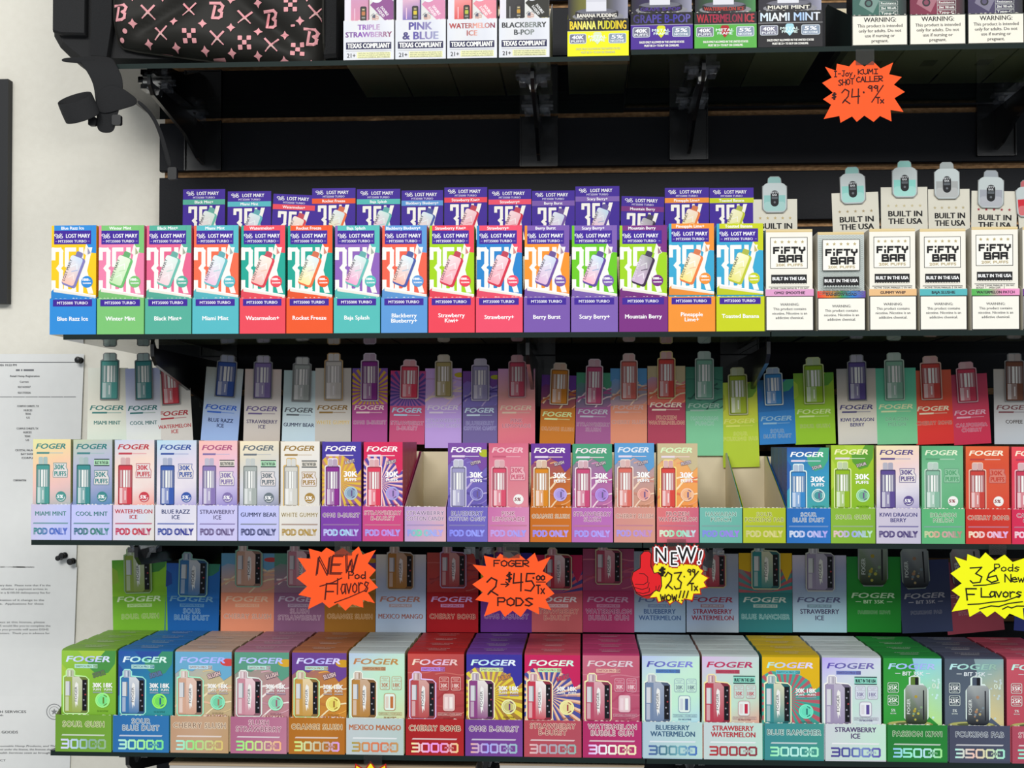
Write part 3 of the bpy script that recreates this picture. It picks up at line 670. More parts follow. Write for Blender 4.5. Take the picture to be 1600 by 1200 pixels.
def fifty_lip(W, Hh, nm, cols):
    A = Art(W, Hh); A.grid(0, 0, W, 10.5, 12, 1, ramp(cols, 0, W)) if len(cols) > 1 else A.rect(0, 0, W, 10.5, cols[0])
    A.text(nm, W / 2, 7.6, 4.2, None, '#2c2030', bold=.03, maxw=W - 16); A.rect(0, 10.5, W, Hh, '#1a1a1c'); A.rect(1.4, 12, W - 1.4, Hh - 1.6, '#f8f5ea')
    for t, y in (('WARNING:', 26), ('This product contains', 33), ('nicotine. Nicotine is an', 40), ('addictive chemical.', 47)):
        A.text(t, W / 2, y, 4.0, None, '#4c4c4e', bold=.018, maxw=W - 6)
    return A
def fifty_header(W, Hh, sc):
    A = Art(W, Hh); A.rect(0, 0, W, Hh, '#dedbcd')
    for k in range(5): star(A, W * (.16 + .17 * k), 30, 2.9, sc)
    A.text('BUILT IN', W * .52, 47, 8.6, W * .72, '#1a1a1c', bold=.03); A.text('THE USA', W * .52, 59, 8.6, W * .72, '#1a1a1c', bold=.03); return A
row2b = [
 (1196, 1272, 'OMG! SMOOTHIE', ['#e3a3cd'], False, (1177, 1246, 310, 'fifty', 1192, 1229, 275, '#8fc4c0', '#c2ad78', 0), 'pink-banded'),
 (1277, 1353, 'RAINBOW ROAD', ['#ee2f3a', '#f08030', '#40a050', '#2f80d8', '#6c4aa0'], True, None, 'rainbow-banded grey wavy'),
 (1358, 1433, 'GUMMY WHIP', ['#edc08a'], False, (1302, 1375, 299, 'fifty', 1316, 1354, 259, '#8fd0c8', '#a99770', -1.5), 'apricot-banded'),
 (1437, 1512, 'BAJA SLUSHIE', ['#5ab8bd'], False, (1377, 1450, 290, 'fifty', 1395, 1433, 249, '#8fd8ce', '#c8bc94', 0), 'turquoise-banded'),
 (1518, 1594, 'WATERMELON PATCH', ['#58b455', '#70c070', '#f090c4', '#f0a0cc'], False, (1451, 1516, 293, 'fifty', 1461, 1499, 251, '#a8acac', '#b9ad88', 0), 'green-to-pink-banded'),
 (1598, 1674, 'BERRY BLEND', ['#6c3a8a'], False, (1517, 1588, 296, 'fifty', 1527, 1566, 264, '#a4a8b2', '#a02438', 1.5), 'purple-banded'),
 (1678, 1754, 'CHERRY', ['#c03038'], False, (1594, 1664, 318, 'fifty', 1592, 1630, 278, '#d02838', '#7d9a3c', -3), 'red-banded'),
]
for i, (x0, x1, nm, cols, gray, hd, cw) in enumerate(row2b):
    yl = 452 if i != 1 else 455; yb = 518; yc = (356, 360, 355, 355, 352, 352, 352)[i]
    Yf = -.302; u = ux(x0, x1, Yf); hc = (yb - yc) * u; h = None
    if hd: h = (hd[0], hd[1], hd[2], 380, fifty_header(hd[1] - hd[0], 380 - hd[2], hd[8]), (hd[3], hd[4], hd[5], hd[6], hd[6] + (hd[5] - hd[4]) * 1.52, dict(c=hd[7])), hd[9], '#dedbcd')
    r, u, w_, xc = tray(x0, x1, yl, yb, Yf, Z2, D2, hc, '#f2eee2', '#d5d0c2', fifty_lip(x1 - x0 - .8, yb - yl, nm, cols),
        'white warning-lettered tray with a %s strip across its lip, second shelf' % cw.replace('-banded', ''), 'white starred trays on the second shelf', h, backh=hc - .01)
    carton_obj((xc, Yf + .0022, Z2 + .0007), w_ - .0018, .032, hc - .001, '#f4f0e4' if not gray else '#c9cfcb', '#efe9da', '#cdc8ba', fifty_front((w_ - .0018) / u, yb - yc, gray), u,
        'white carton with boxed black block lettering and stars, in the %s tray' % cw, 'white starred cartons on the second shelf', dome=False)

# ---- third shelf: narrow pod cartons
HOLO = ['#cfd2f2', '#d8d2ea', '#e6e0e4', '#dfe3e6']
PCH = {'teal': '#4c9a92'}
def big_disc(A, cx, cy, r, ring, inner, mark):
    A.circ(cx, cy, r, ring, 22); A.circ(cx, cy, r * .82, inner, 22); A.circ(cx, cy, r * .72, ring, 20); A.circ(cx, cy, r * .64, inner, 20)
    A.stroke([(cx + r * .12, cy - r * .32), (cx + r * .12, cy + r * .36)], r * .22, mark)
    A.stroke([(cx + r * .7 * math.cos(a), cy + r * .7 * math.sin(a)) for a in (-1.3, -1.0, -.7)], r * .12, mark)
    A.stroke([(cx + r * .7 * math.cos(a), cy + r * .7 * math.sin(a)) for a in (.7, 1.0, 1.3)], r * .12, mark)
def deco(A, W, Hh, d):
    k = d.get('deco')
    if k == 'burst':
        rays(A, W * .42, Hh * .62, W * 1.3, 26, d['dc'][0]); 
        if len(d['dc']) > 2: rays(A, W * .42, Hh * .62, W * 1.3, 26, d['dc'][2], a0=7, a1=367, tw=.3)
        A.poly([(0, 0), (W, 0), (W, Hh * .42), (W * .9, Hh * .5), (W * .82, Hh * .34), (W * .68, Hh * .27), (W * .5, Hh * .2), (W * .3, Hh * .22), (W * .15, Hh * .2), (0, Hh * .28)], d['dc'][1])
    elif k == 'swirl':
        swirls(A, W, Hh, d['dc'], d.get('seed', 3), y0=Hh * .25, n=9)
        if d.get('cap'): A.poly([(0, 0), (W, 0), (W, Hh * .36), (W * .86, Hh * .44), (W * .72, Hh * .3), (W * .5, Hh * .22), (W * .3, Hh * .3), (W * .12, Hh * .26), (0, Hh * .34)], d['cap'])
        if d.get('blob'): A.circ(W * .94, Hh * .16, W * .14, d['blob'], 14, ry=Hh * .06)
    elif k == 'leaf':
        A.conv([(W * .45, 0), (W, 0), (W * .98, Hh * .2), (W * .86, Hh * .34), (W * .66, Hh * .38), (W * .5, Hh * .26)], d['dc'][0])
        A.conv([(W * .3, 0), (W * .8, 0), (W * .66, Hh * .14), (W * .4, Hh * .1)], d['dc'][1])
        A.conv([(0, Hh * .2), (W * .1, Hh * .3), (W * .12, Hh * .6), (0, Hh * .7)], d['dc'][1])
def pod_front(W, Hh, d):
    A = Art(W, Hh); A.clip = (0, 0, W, Hh); c = d['c']
    A.grid(0, 0, W, Hh, 5, 7, ramp(d['bg'], 0, Hh + W * .3, 'y', .3))
    deco(A, W, Hh, d)
    foil = 'deco' not in d
    lc = d.get('logo', mixc(c, '#303038', .25)); foger(A, W * .49, 14.5, 7.6, W * .78, lc, d.get('lol'))
    A.conv([(W * .10, 19.5), (W * .44, 19.5), (W * .43, 22.4), (W * .095, 22.4)], mixc(c, '#555060', .25) if foil else '#e8d8e8'); A.rect(W * .44, 20.4, W * .80, 21.6, mixc(c, '#ffffff', .35) if foil else mixc(c, '#ffffff', .6))
    pic_pod(A, W * .09, 27, W * .36, Hh - 29, d.get('dev', c), outline=d.get('ol'))
    if foil:
        y = 0
        if d.get('usa'):
            A.rect(W * .54, 29.5, W * .93, 40.5, '#b8e8c0' if d['usa'] == 1 else '#e4dcd0'); A.rect(W * .54, 29.5, W * .93, 31, '#23303a'); A.rect(W * .54, 39, W * .93, 40.5, '#23303a'); A.text('BUILT IN THE USA', W * .735, 37.6, 4.6, W * .34, '#2b3a3a', bold=.03); y = 11
        A.poly([(W * .54, 36 + y), (W * .90, 36 + y), (W * .885, 42 + y), (W * .93, 47 + y), (W * .92, 58.5 + y), (W * .535, 58.5 + y), (W * .53, 50 + y), (W * .555, 46 + y)], mixc(c, '#9090a0', .3)); A.poly([(W * .555, 37 + y), (W * .885, 37 + y), (W * .87, 42.3 + y), (W * .917, 47.3 + y), (W * .908, 57.6 + y), (W * .545, 57.6 + y), (W * .545, 50.3 + y), (W * .57, 46.3 + y)], d.get('pb', '#e6dedc'))
        A.text('30K', W * .71, 46 + y, 7.2, W * .27, mixc(c, '#303040', .15), bold=.025); A.text('PUFFS', W * .73, 56 + y, 7, W * .31, mixc(c, '#303040', .15), bold=.025)
        A.circ(W * .75, Hh - 14, 8, mixc(c, '#404050', .1) if not d.get('wb') else '#f4f2ee', 20); A.text('5%', W * .73, Hh - 11.6, 5, 9.5, '#ffffff' if not d.get('wb') else '#8a3038', bold=.03, shear=.2)
        A.stroke([(W * .75 + 6 * math.cos(a), Hh - 13.5 + 5.6 * math.sin(a)) for a in (0, .5, 1, 1.6, 2.2)], 1, '#e8e8e8')
    else:
        A.text(d.get('tag', 'SLUSH'), W * .72, 33, 4.6, 15, d.get('tagc', '#f4ece4'), bold=.03, rot=-14, outline='#6a4a6a', ow=.07)
        A.text('30K', W * .73, 54, 8.2, W * .33, '#ffffff', bold=.03); A.text('PUFFS', W * .73, 61, 4.6, W * .29, '#ffffff', bold=.03)
        big_disc(A, W * .74, Hh - 22, 10.5, d.get('ring', '#b9bfe8'), d.get('inn', '#a9a4e0'), '#6a5a8a'); A.text('5% NICOTINE', W * .74, Hh - 3.6, 2.2, W * .28, mixc(d['bg'][-1], '#000000', .4))
    return A
def pod_lip(W, Hh, d):
    A = Art(W, Hh); A.grid(0, 0, W, Hh, 4, 3, ramp(d['lip'], 0, W + Hh * .4, 'x', .4))
    L = d['n']; ol = d.get('tol'); tc = d.get('tc', mixc(d['c'], '#2a2a34', .35))
    if ol: tc = mixc(tc, '#301020', .5)
    ys = (17,) if len(L) == 1 else (13, 21.5)
    for t, y in zip(L, ys): A.text(t, W / 2, y, 6.4 if len(L) == 1 else 6.2, None, tc, bold=.02, outline=ol, ow=.05, sx=.96, maxw=W - 6)
    A.conv([(4, 27.5), (W - 3, 27.5), (W - 4, 29.6), (3, 29.6)], d.get('bar', mixc(d['c'], '#a0a0c0', .4)))
    po = d['po']; A.text('POD ONLY', W / 2, 45.6, 9.8, W - 10, ramp(po, 4, W - 4) if isinstance(po, list) else po, bold=.045)
    return A
def pod_header(W, Hh, d):
    d = dict(d); d['hb'] = [lift(c) for c in d['hb']]
    for q in ('hl', 'htc', 'hol'):
        if q in d: d[q] = lift(d[q], 1.4)
    A = Art(W, Hh); A.clip = (0, 0, W, Hh)
    A.grid(0, 0, W, Hh, 4, 6, ramp(d['hb'], 0, Hh + W * .2, 'y', .2))
    if d.get('deco'):
        B = dict(d); deco(A, W, Hh * .52, B) if d['deco'] != 'burst' else (rays(A, W * .5, Hh * .3, W * .7, 26, d['dc'][0]), A.grid(0, Hh * .48, W, Hh, 3, 3, ramp([d['hb'][-1]] * 2, 0, Hh)))
        A.conv([(0, Hh * .5), (W, Hh * .47), (W, Hh), (0, Hh)], d['hb'][-1])
    lc = d.get('hl', mixc(d['c'], '#202028', .3)); foger(A, W * .5, 64.8, 7.0, W * .84, lc)
    A.conv([(W * .12, 67.6), (W * .5, 67.6), (W * .49, 70.2), (W * .11, 70.2)], lc); A.rect(W * .5, 68.2, W * .85, 69.6, mixc(lc, d['hb'][-1], .5))
    L = d['n']; ol = d.get('hol', d.get('tol')); tc = d.get('htc', d.get('tc', mixc(d['c'], '#2a2a34', .4)))
    for t, y in zip(L, (87,) if len(L) == 1 else (84, 92)): A.text(t, W / 2, y, 5.6, None, tc, bold=.02, outline=ol, ow=.045, sx=.94, maxw=W - 4)
    return A
FO = dict(lip=['#cfd0f0', '#d4cdea', '#dcdce8'], hb=['#aeb0ab', '#b9bbb4', '#b8bdb8'])
def lift(c, g=1.75):  # header colours have the shelf shade in them; this gain offsets it
    c = H(c); m = max(c) * g; g2 = g if m < .88 else max(1.0, .88 / max(c)); return tuple(min(1, v * g2) for v in c)
def D(**k): b = dict(FO); b.update(k); return b
POD = [
 (48, 110, D(n=['MIAMI MINT'], c='#4f9c95', bg=['#e8e8a8', '#f8d0a8', '#f2c4c0', '#a8b8b8'], po=['#3c8c80', '#4a6cc0', '#5a70c8'], lip=['#cfc6e2', '#c8ccf4', '#b9c0f6'], hb=['#b3b5ab', '#b8b6aa', '#a9b8ae']), (136, 198, 577, 157, 184, 555, 625, 0), 'pale peach foil mint'),
 (111, 175, D(n=['COOL MINT'], c='#3f8f90', bg=['#c4cfae', '#b8bcd4', '#a4a8cc', '#4e88b4'], po=['#3c6c88', '#3c7c70', '#4a8c90'], lip=['#c4c8fa', '#c9caf2', '#bfc2f4'], usa=1, hb=['#aab4e0', '#b9bcc4', '#c4cac4']), (198, 252, 577, 215, 240, 555, 625, -2), 'bluish foil mint with a green flag strip'),
 (176, 241, D(n=['WATERMELON', 'ICE'], c='#d23f4c', bg=['#c8d4ea', '#f4d8c8', '#f0e2de', '#f0a094'], po=['#c0305c', '#c84048', '#b03060'], lip=['#e8d0e0', '#d6dcec', '#e4ddd4'], hb=['#c2c0b8', '#b4b2ac', '#a5a3a0'], tc='#b8303c'), (247, 302, 585, 259, 285, 565, 632, -4), 'red and white foil melon'),
 (242, 307, D(n=['BLUE RAZZ', 'ICE'], c='#3a5cae', bg=['#b8dcec', '#dcd4e4', '#ece4ea', '#b0a8d8'], po=['#3a50a0', '#3a3a90'], lip=['#e4e2ee', '#dad8ea', '#ece8ee'], hb=['#8f938c', '#a4b0b4', '#9cb6e8', '#a4c4f4'], hl='#2f5cb8', tc='#2c3a6c'), (313, 371, 576, 331, 360, 557, 620, 4), 'royal-blue pod on pale foil'),
 (308, 371, D(n=['STRAWBERRY', 'ICE'], c='#8a78b4', bg=['#f8c0b4', '#f0c0cc', '#d0c4e8', '#9084c8'], po='#6a5c88', lip=['#c8c8f4', '#cfc8f0'], usa=2, hb=['#b4a49c', '#b4b0ac', '#a09890'], logo='#b05c80', tc='#5f587c'), (380, 437, 578, 395, 422, 558, 623, 1), 'lilac foil berry'),
 (372, 436, D(n=['GUMMY BEAR'], c='#707c84', bg=['#f8e8c4', '#d8d4c8', '#d4d6e2', '#8c90a8'], po='#4a4e78', lip=['#bfc4fa', '#c8c8f0'], usa=1, dev='#a8b0ac', hb=['#93a8a8', '#a4b4b8', '#a0b4c0'], tc='#3c4464'), (440, 492, 580, 455, 482, 560, 627, 1.5), 'grey foil gummy'),
 (436, 500, D(n=['WHITE GUMMY'], c='#b08a40', bg=['#f0e8d8', '#e8e4de', '#dedad4', '#e4e0d8'], po='#b09048', lip=['#e8e4da', '#d9d4d4'], usa=3, dev='#d2d0c8', ol='#d8b060', hb=['#a5a39a', '#aaa8a2', '#9b9892'], tc='#a08850', tol='#ece4cc', wbg=1, htc='#b49a5c', hol='#cfc6ac'), (492, 548, 576, 508, 534, 554, 625, 0), 'cream and gold foil gummy'),
 (501, 565, D(n=['OMG B-BURST'], c='#8c3090', deco='burst', dc=['#e0b840', '#4a3ca0'], bg=['#9c58a8', '#d8a040', '#7a3c9c'], po=['#c8c4f8', '#a4dcf4', '#c4bcf4'], lip=['#7a3fa8', '#8440a4'], logo='#fbf6f4', ol='#eae2f4', ring='#b4ccd8', inn='#88a0b8', tag='B-BURST', hb=['#5a4890', '#8f4c88', '#8c3c74'], hl='#f4d8d8', tc='#5a2a7a', tol='#ead6e6', htc='#6a2a60', hol='#c8a0b4'), (550, 605, 576, 565, 590, 554, 626, 0), 'purple and gold sunburst'),
 (566, 630, D(n=['STRAWBERRY', 'B-BURST'], c='#e0405c', deco='burst', dc=['#5a48a0', '#d82c5c', '#f4c8c0'], bg=['#e0305c', '#e8b0b8', '#c83870'], po=['#a4a8f4', '#c490e8', '#a8a4f8'], lip=['#c84888', '#d04c80'], logo='#fbf2f2', ol='#f6dce4', ring='#a8a8e0', inn='#b090d0', tag='B-BURST', hb=['#a83060', '#6c5490', '#9a4470', '#9c3f62'], hl='#a8d0e8', tc='#c83c6c', tol='#f6d0d4', htc='#8c3c60', hol='#c89cb0'), (608, 663, 580, 625, 651, 564, 622, 1), 'crimson and indigo sunburst'),
 (632, 697, D(n=['STRAWBERRY', 'COTTON CANDY'], c='#b08cc0', deco='swirl', dc=['#e4c8e4', '#c8a0d4', '#f0e0d0'], bg=['#c0a0d0', '#d0a8cc'], po=['#9c98f0', '#70e0b0', '#a0b0f4', '#b8a8f0'], lip=['#b49ad0', '#c8a8c8', '#e0b0b8'], dev='#b0a468', ol='#d8d4b8', hb=['#a88cc0', '#b4a0cc', '#a890c0', '#9880b8'], blob='#c8b830', hl='#d8d0e4', tc='#8c74b4', tol='#ecd8e0', htc='#9484b8', hol='#c4b8dc'), (664, 721, 576, 681, 705, 556, 620, 0), 'candy-swirl empty'),
 (698, 762, D(n=['BLUEBERRY', 'COTTON CANDY'], c='#6a5cb0', deco='swirl', cap='#7a4ca0', dc=['#b8a8d8', '#8c7cc8', '#584a9c'], bg=['#7c50a4', '#7468b8', '#6a5cb0'], po=['#8c90f8', '#a0a8ff'], lip=['#6a5cb4', '#7068c0'], logo='#fbf8fc', ol='#dcd8f0', dev='#9c98c0', ring='#a8a4dc', inn='#6a60b0', tag='COTTON', hb=['#6a4890', '#6860a0', '#564c80', '#5a5080'], blob='#b0b830', hl='#b4c8d8', tc='#5850a0', tol='#dcd8f4', htc='#5a5488', hol='#9c98c0'), (723, 777, 580, 738, 763, 562, 625, 0), 'deep violet candy-swirl'),
 (762, 827, D(n=['PINK', 'LEMONADE'], c='#d8607c', bg=['#d0607c', '#dc7890', '#d8808c', '#e090a0'], po=['#c8a4ec', '#a0a0f8'], lip=['#c870a8', '#d890b8'], dev='#d8506c', ol='#e8b4bc', pb='#e8b0b8', wb=1, logo='#f0c0c8', hb=['#b488b0', '#c08c84', '#c46c74', '#b4586c'], hl='#f0d4bc', tc='#c05c8c', tol='#f4d4e0', htc='#a85468', hol='#d8a8b0'), (778, 836, 576, 796, 820, 556, 620, 0), 'rose-pink lemonade'),
 (828, 893, D(n=['ORANGE SLUSH'], c='#d88820', deco='swirl', cap='#6a3898', dc=['#f0d0a8', '#e8a870', '#c87040'], bg=['#6a3898', '#b05c3c', '#d87c20'], po=['#9c90f4', '#b4a0f4'], lip=['#c46a1c', '#cc7024'], logo='#fbf6f2', ol='#f0e0c8', ring='#c4b0e8', inn='#a894d8', hb=['#4c1c68', '#6c3450', '#9c5420', '#a0601c'], hl='#d8e8a0', tc='#c46a1c', tol='#f0dcc0', htc='#9c5820', hol='#c89c74'), (843, 897, 586, 858, 884, 568, 631, 2), 'burnt-orange slush'),
 (893, 958, D(n=['STRAWBERRY', 'SLUSH'], c='#c84c78', deco='swirl', cap='#4c9c78', dc=['#f0d8e0', '#d890b8', '#b85c98'], bg=['#4c9c78', '#a868a0', '#c070a8'], po=['#a49cf4', '#b8a4f8'], lip=['#b468b0', '#bc70b8'], logo='#f0e8e8', ol='#f0dce6', ring='#b898e4', inn='#a880d0', hb=['#2c7c60', '#5c5c74', '#84486c', '#804874'], hl='#a8a8b4', tc='#a8509c', tol='#f0d0e0', htc='#7c486c', hol='#b090a8'), (899, 954, 582, 915, 939, 562, 631, 1), 'magenta slush with a green cap'),
 (959, 1024, D(n=['CHERRY SLUSH'], c='#d86c60', deco='swirl', cap='#5c9cd0', dc=['#f0d0b8', '#e0a890', '#c88878'], bg=['#5c9cd0', '#b89898', '#d89878'], po=['#a89cf0', '#c890c8'], lip=['#d08c88', '#d89a88'], logo='#e4e8f0', ol='#f0dcd0', ring='#f0b8a8', inn='#e09890', hb=['#3c88bc', '#7c7c8c', '#b0705c', '#b4745c'], hl='#c09890', tc='#d08478', tol='#ecd0c4', htc='#b07868', hol='#c89c90'), (954, 1011, 575, 971, 995, 553, 624, 0), 'peach slush with a blue cap'),
 (1026, 1092, D(n=['FROZEN', 'WATERMELON'], c='#d84840', deco='swirl', cap='#c8b890', dc=['#fbe0b8', '#f0a070', '#e87850'], bg=['#d8c088', '#f0a860', '#f0984c'], po=['#e8f4d8', '#8cf0c0', '#d0e0f0'], lip=['#e07878', '#c86080'], logo='#d8f4c0', ol='#fbe08c', ring='#f4c8a8', inn='#f0b080', tag='FROZEN', hb=['#6c88b0', '#c46850', '#b04048', '#8c3448'], hl='#fbe8d4', tc='#c0485c', tol='#f0d0cc', htc='#8c3c40', hol='#d0a490'), (1012, 1071, 571, 1029, 1054, 549, 621, 0), 'frozen melon amber'),
 (1093, 1160, D(n=['HAWAIIAN', 'PUNCH'], c='#5ca88c', deco='swirl', dc=['#2c5c50', '#307060', '#4c8c78'], bg=['#5ca88c', '#6cb49c'], po=['#8490e8', '#a484e8'], lip=['#74b8ac', '#68b0a0'], dev='#7cb49c', ol='#c4dcd0', hb=['#285c4c', '#346c58', '#5c9478', '#64a07c'], hl='#8cac9c', tc='#5ca490', tol='#cde8dc', htc='#6ca488', hol='#9cc4b0'), (1072, 1130, 572, 1088, 1114, 549, 622, 0), 'sea-green punch empty'),
 (1161, 1228, D(n=['SOUR', 'FCUKING FAB'], c='#98b020', deco='leaf', dc=['#7cac3c', '#b8c040'], bg=['#a8bc28', '#b0c034'], po=['#d0cc88', '#dcd488'], lip=['#b4c030', '#a8b828'], dev='#a4b828', ol='#d8dc9c', hb=['#94a83c', '#a8ac34', '#8ca428', '#90a42c'], hl='#c0c860', tc='#a0ac30', tol='#e0e498', htc='#9cac38', hol='#bcc868'), (1130, 1187, 596, 1143, 1170, 574, 646, -1.5), 'yellow-green sour empty'),
 (1229, 1298, D(n=['SOUR', 'BLUE DUST'], c='#3888c8', deco='leaf', dc=['#48a880', '#3060a8'], bg=['#2c58a8', '#3898c0', '#48a8a0'], po=['#d8e4f4', '#b0a8f0'], lip=['#2468b4', '#2c74c0'], logo='#fbfdfc', ol='#e4f4f0', ring='#d8ece4', inn='#48989c', tag='SOUR', hb=['#1c4868', '#1c5488', '#205c90', '#24649c'], hl='#7ca0b8', tc='#2c68b0', tol='#dceaf4', htc='#1c5488', hol='#88a8c4'), (1187, 1244, 592, 1199, 1225, 574, 631, -2), 'azure sour'),
 (1298, 1368, D(n=['SOUR GUSH'], c='#90b820', deco='leaf', dc=['#5c9c34', '#b0d040'], bg=['#a8c838', '#98c028', '#84b828'], po=['#f0c8c0', '#a0a8f0', '#c0e8c0'], lip=['#8cb83c', '#80b034'], logo='#f4f4b8', ol='#e0f0a0', ring='#b8e8b8', inn='#78b890', tag='SOUR', hb=['#5c8428', '#7c9c20', '#6c9420', '#749c20'], hl='#b8cc88', tc='#78a43c', tol='#dcecb0', htc='#6c9028', hol='#a8bc70'), (1243, 1306, 581, 1260, 1289, 558, 629, -1.5), 'grass-green sour'),
 (1369, 1439, D(n=['KIWI DRAGON', 'BERRY'], c='#5c4c90', bg=['#f4e4b0', '#f0d0cc', '#e4e0e8', '#a8a0c8'], po='#54487c', lip=['#cfc6d8', '#c4c0d4'], hb=['#7c7c7c', '#aca498', '#b4b0a4', '#a4a4a0'], tc='#44407c', hl='#4c4870'), (1310, 1371, 574, 1328, 1355, 553, 624, -1), 'pale foil with an indigo pod'),
 (1440, 1508, D(n=['DRAGON', 'MELON'], c='#5cac78', bg=['#58a874', '#74b88c', '#6cb484', '#5cac78'], po=['#c8dca8', '#e0a898', '#c8a8a8', '#b08c78'], lip=['#5cb478', '#64b880'], dev='#88b8a0', ol='#c4e0cc', pb='#90c4a0', wb=1, logo='#e4f0d0', hb=['#449078', '#54a888', '#60a478', '#64a078'], hl='#e4ecb8', tc='#5cac74', tol='#d4ecd0', htc='#549470', hol='#8cc0a0'), (1371, 1434, 573, 1386, 1414, 550, 623, -1), 'jade-green melon'),
 (1509, 1580, D(n=['CHERRY BOMB'], c='#d0402c', bg=['#e06838', '#d85034', '#d8583c', '#d84434'], po=['#f8e4c0', '#f4c8d8', '#e8b8f0'], lip=['#c83028', '#d03c30'], dev='#c8443c', ol='#ecc4b0', pb='#d88070', wb=1, logo='#fbf0d8', hb=['#a84c38', '#b04830', '#b42c24', '#a82424'], hl='#f8e8c8', tc='#c03428', tol='#f4ccb8', htc='#902c28', hol='#d09080'), (1432, 1491, 576, 1444, 1474, 555, 622, -2), 'scarlet cherry'),
 (1581, 1652, D(n=['CALIFORNIA', 'CHERRY'], c='#d43050', bg=['#e85058', '#e03c54', '#e04c60', '#d83454'], po=['#f8d8e0', '#e8b0e8'], lip=['#d42c54', '#d83458'], dev='#c83c58', ol='#ecb4c0', pb='#e080a0', wb=1, logo='#fbe8d0', hb=['#842c44', '#a83850', '#a02840', '#9c203c'], hl='#c898a8', tc='#c83054', tol='#f4c8d0', htc='#8c2440', hol='#cc90a0'), (1491, 1549, 582, 1502, 1531, 564, 626, -3), 'crimson cherry'),
 (1653, 1722, D(n=['COFFEE'], c='#7c4c38', bg=['#d8c8b0', '#d0c4bc', '#b09888'], po='#5c4438', lip=['#d0c4bc', '#c8bcb4'], hb=['#98948c', '#9c9c9c', '#949ca4'], hl='#70484c', tc='#4c4440'), (1554, 1616, 574, 1572, 1600, 550, 625, 0), 'grey foil coffee'),
]
D3 = .165
for i, (x0, x1, d, hd, cw) in enumerate(POD):
    yb = 846 + 1.5 * (x0 > 900); yl = 792; yc = 692
    zo = 0
    if 950 < x0 < 1230: yl = 788; yb = 843; yc = 687 if x0 < 1100 else 692
    Yf = -.302; u = ux(x0, x1, Yf); hc = (yb - yc) * u; empty = 'empty' in cw
    z0 = Z3
    bot = {9: 700, 16: 712, 17: 730}.get(i, 694 if i != 0 else 698)
    xl, xr, yt, a, b, c_, e, tl = hd
    dv = dict(c=d.get('dev', d['c'])); 
    if d.get('ol'): dv['outline'] = mixc(d['ol'], '#808080', .35)
    h = (xl, xr, yt, bot, pod_header(xr - xl, bot - yt, d), ('pod', a, b, c_, e, dv), tl, lift(mixc(d['hb'][-1], d['hb'][1], .3)))
    r, u, w_, xc = tray(x0, x1, yl, yb, Yf, z0, D3, hc - .003, d['lip'][0], mixc(d['lip'][-1], '#303030', .15), pod_lip(x1 - x0 - .8, yb - yl, d),
        ('empty ' if empty else '') + '%s display tray with a raised card, third shelf' % cw.replace(' empty', ''), 'narrow pod trays on the third shelf', h, backh=hc - .012)
    if empty: continue
    nb = 4 if i in (8, 18) else 1
    src = None
    for k in range(nb):
        lab = '%s pod carton%s, third shelf' % (cw, ' at the front of its tray' if nb > 1 and k == 0 else ', %s from the front in its tray' % ORD[k] if nb > 1 else '')
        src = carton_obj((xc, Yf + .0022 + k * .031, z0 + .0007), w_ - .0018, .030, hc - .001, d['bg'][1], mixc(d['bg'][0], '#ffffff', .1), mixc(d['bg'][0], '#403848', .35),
            pod_front((w_ - .0018) / u, yl - yc + 1.5, d) if not src else None, u, lab, 'narrow pod cartons on the third shelf', dome=False, src=src)

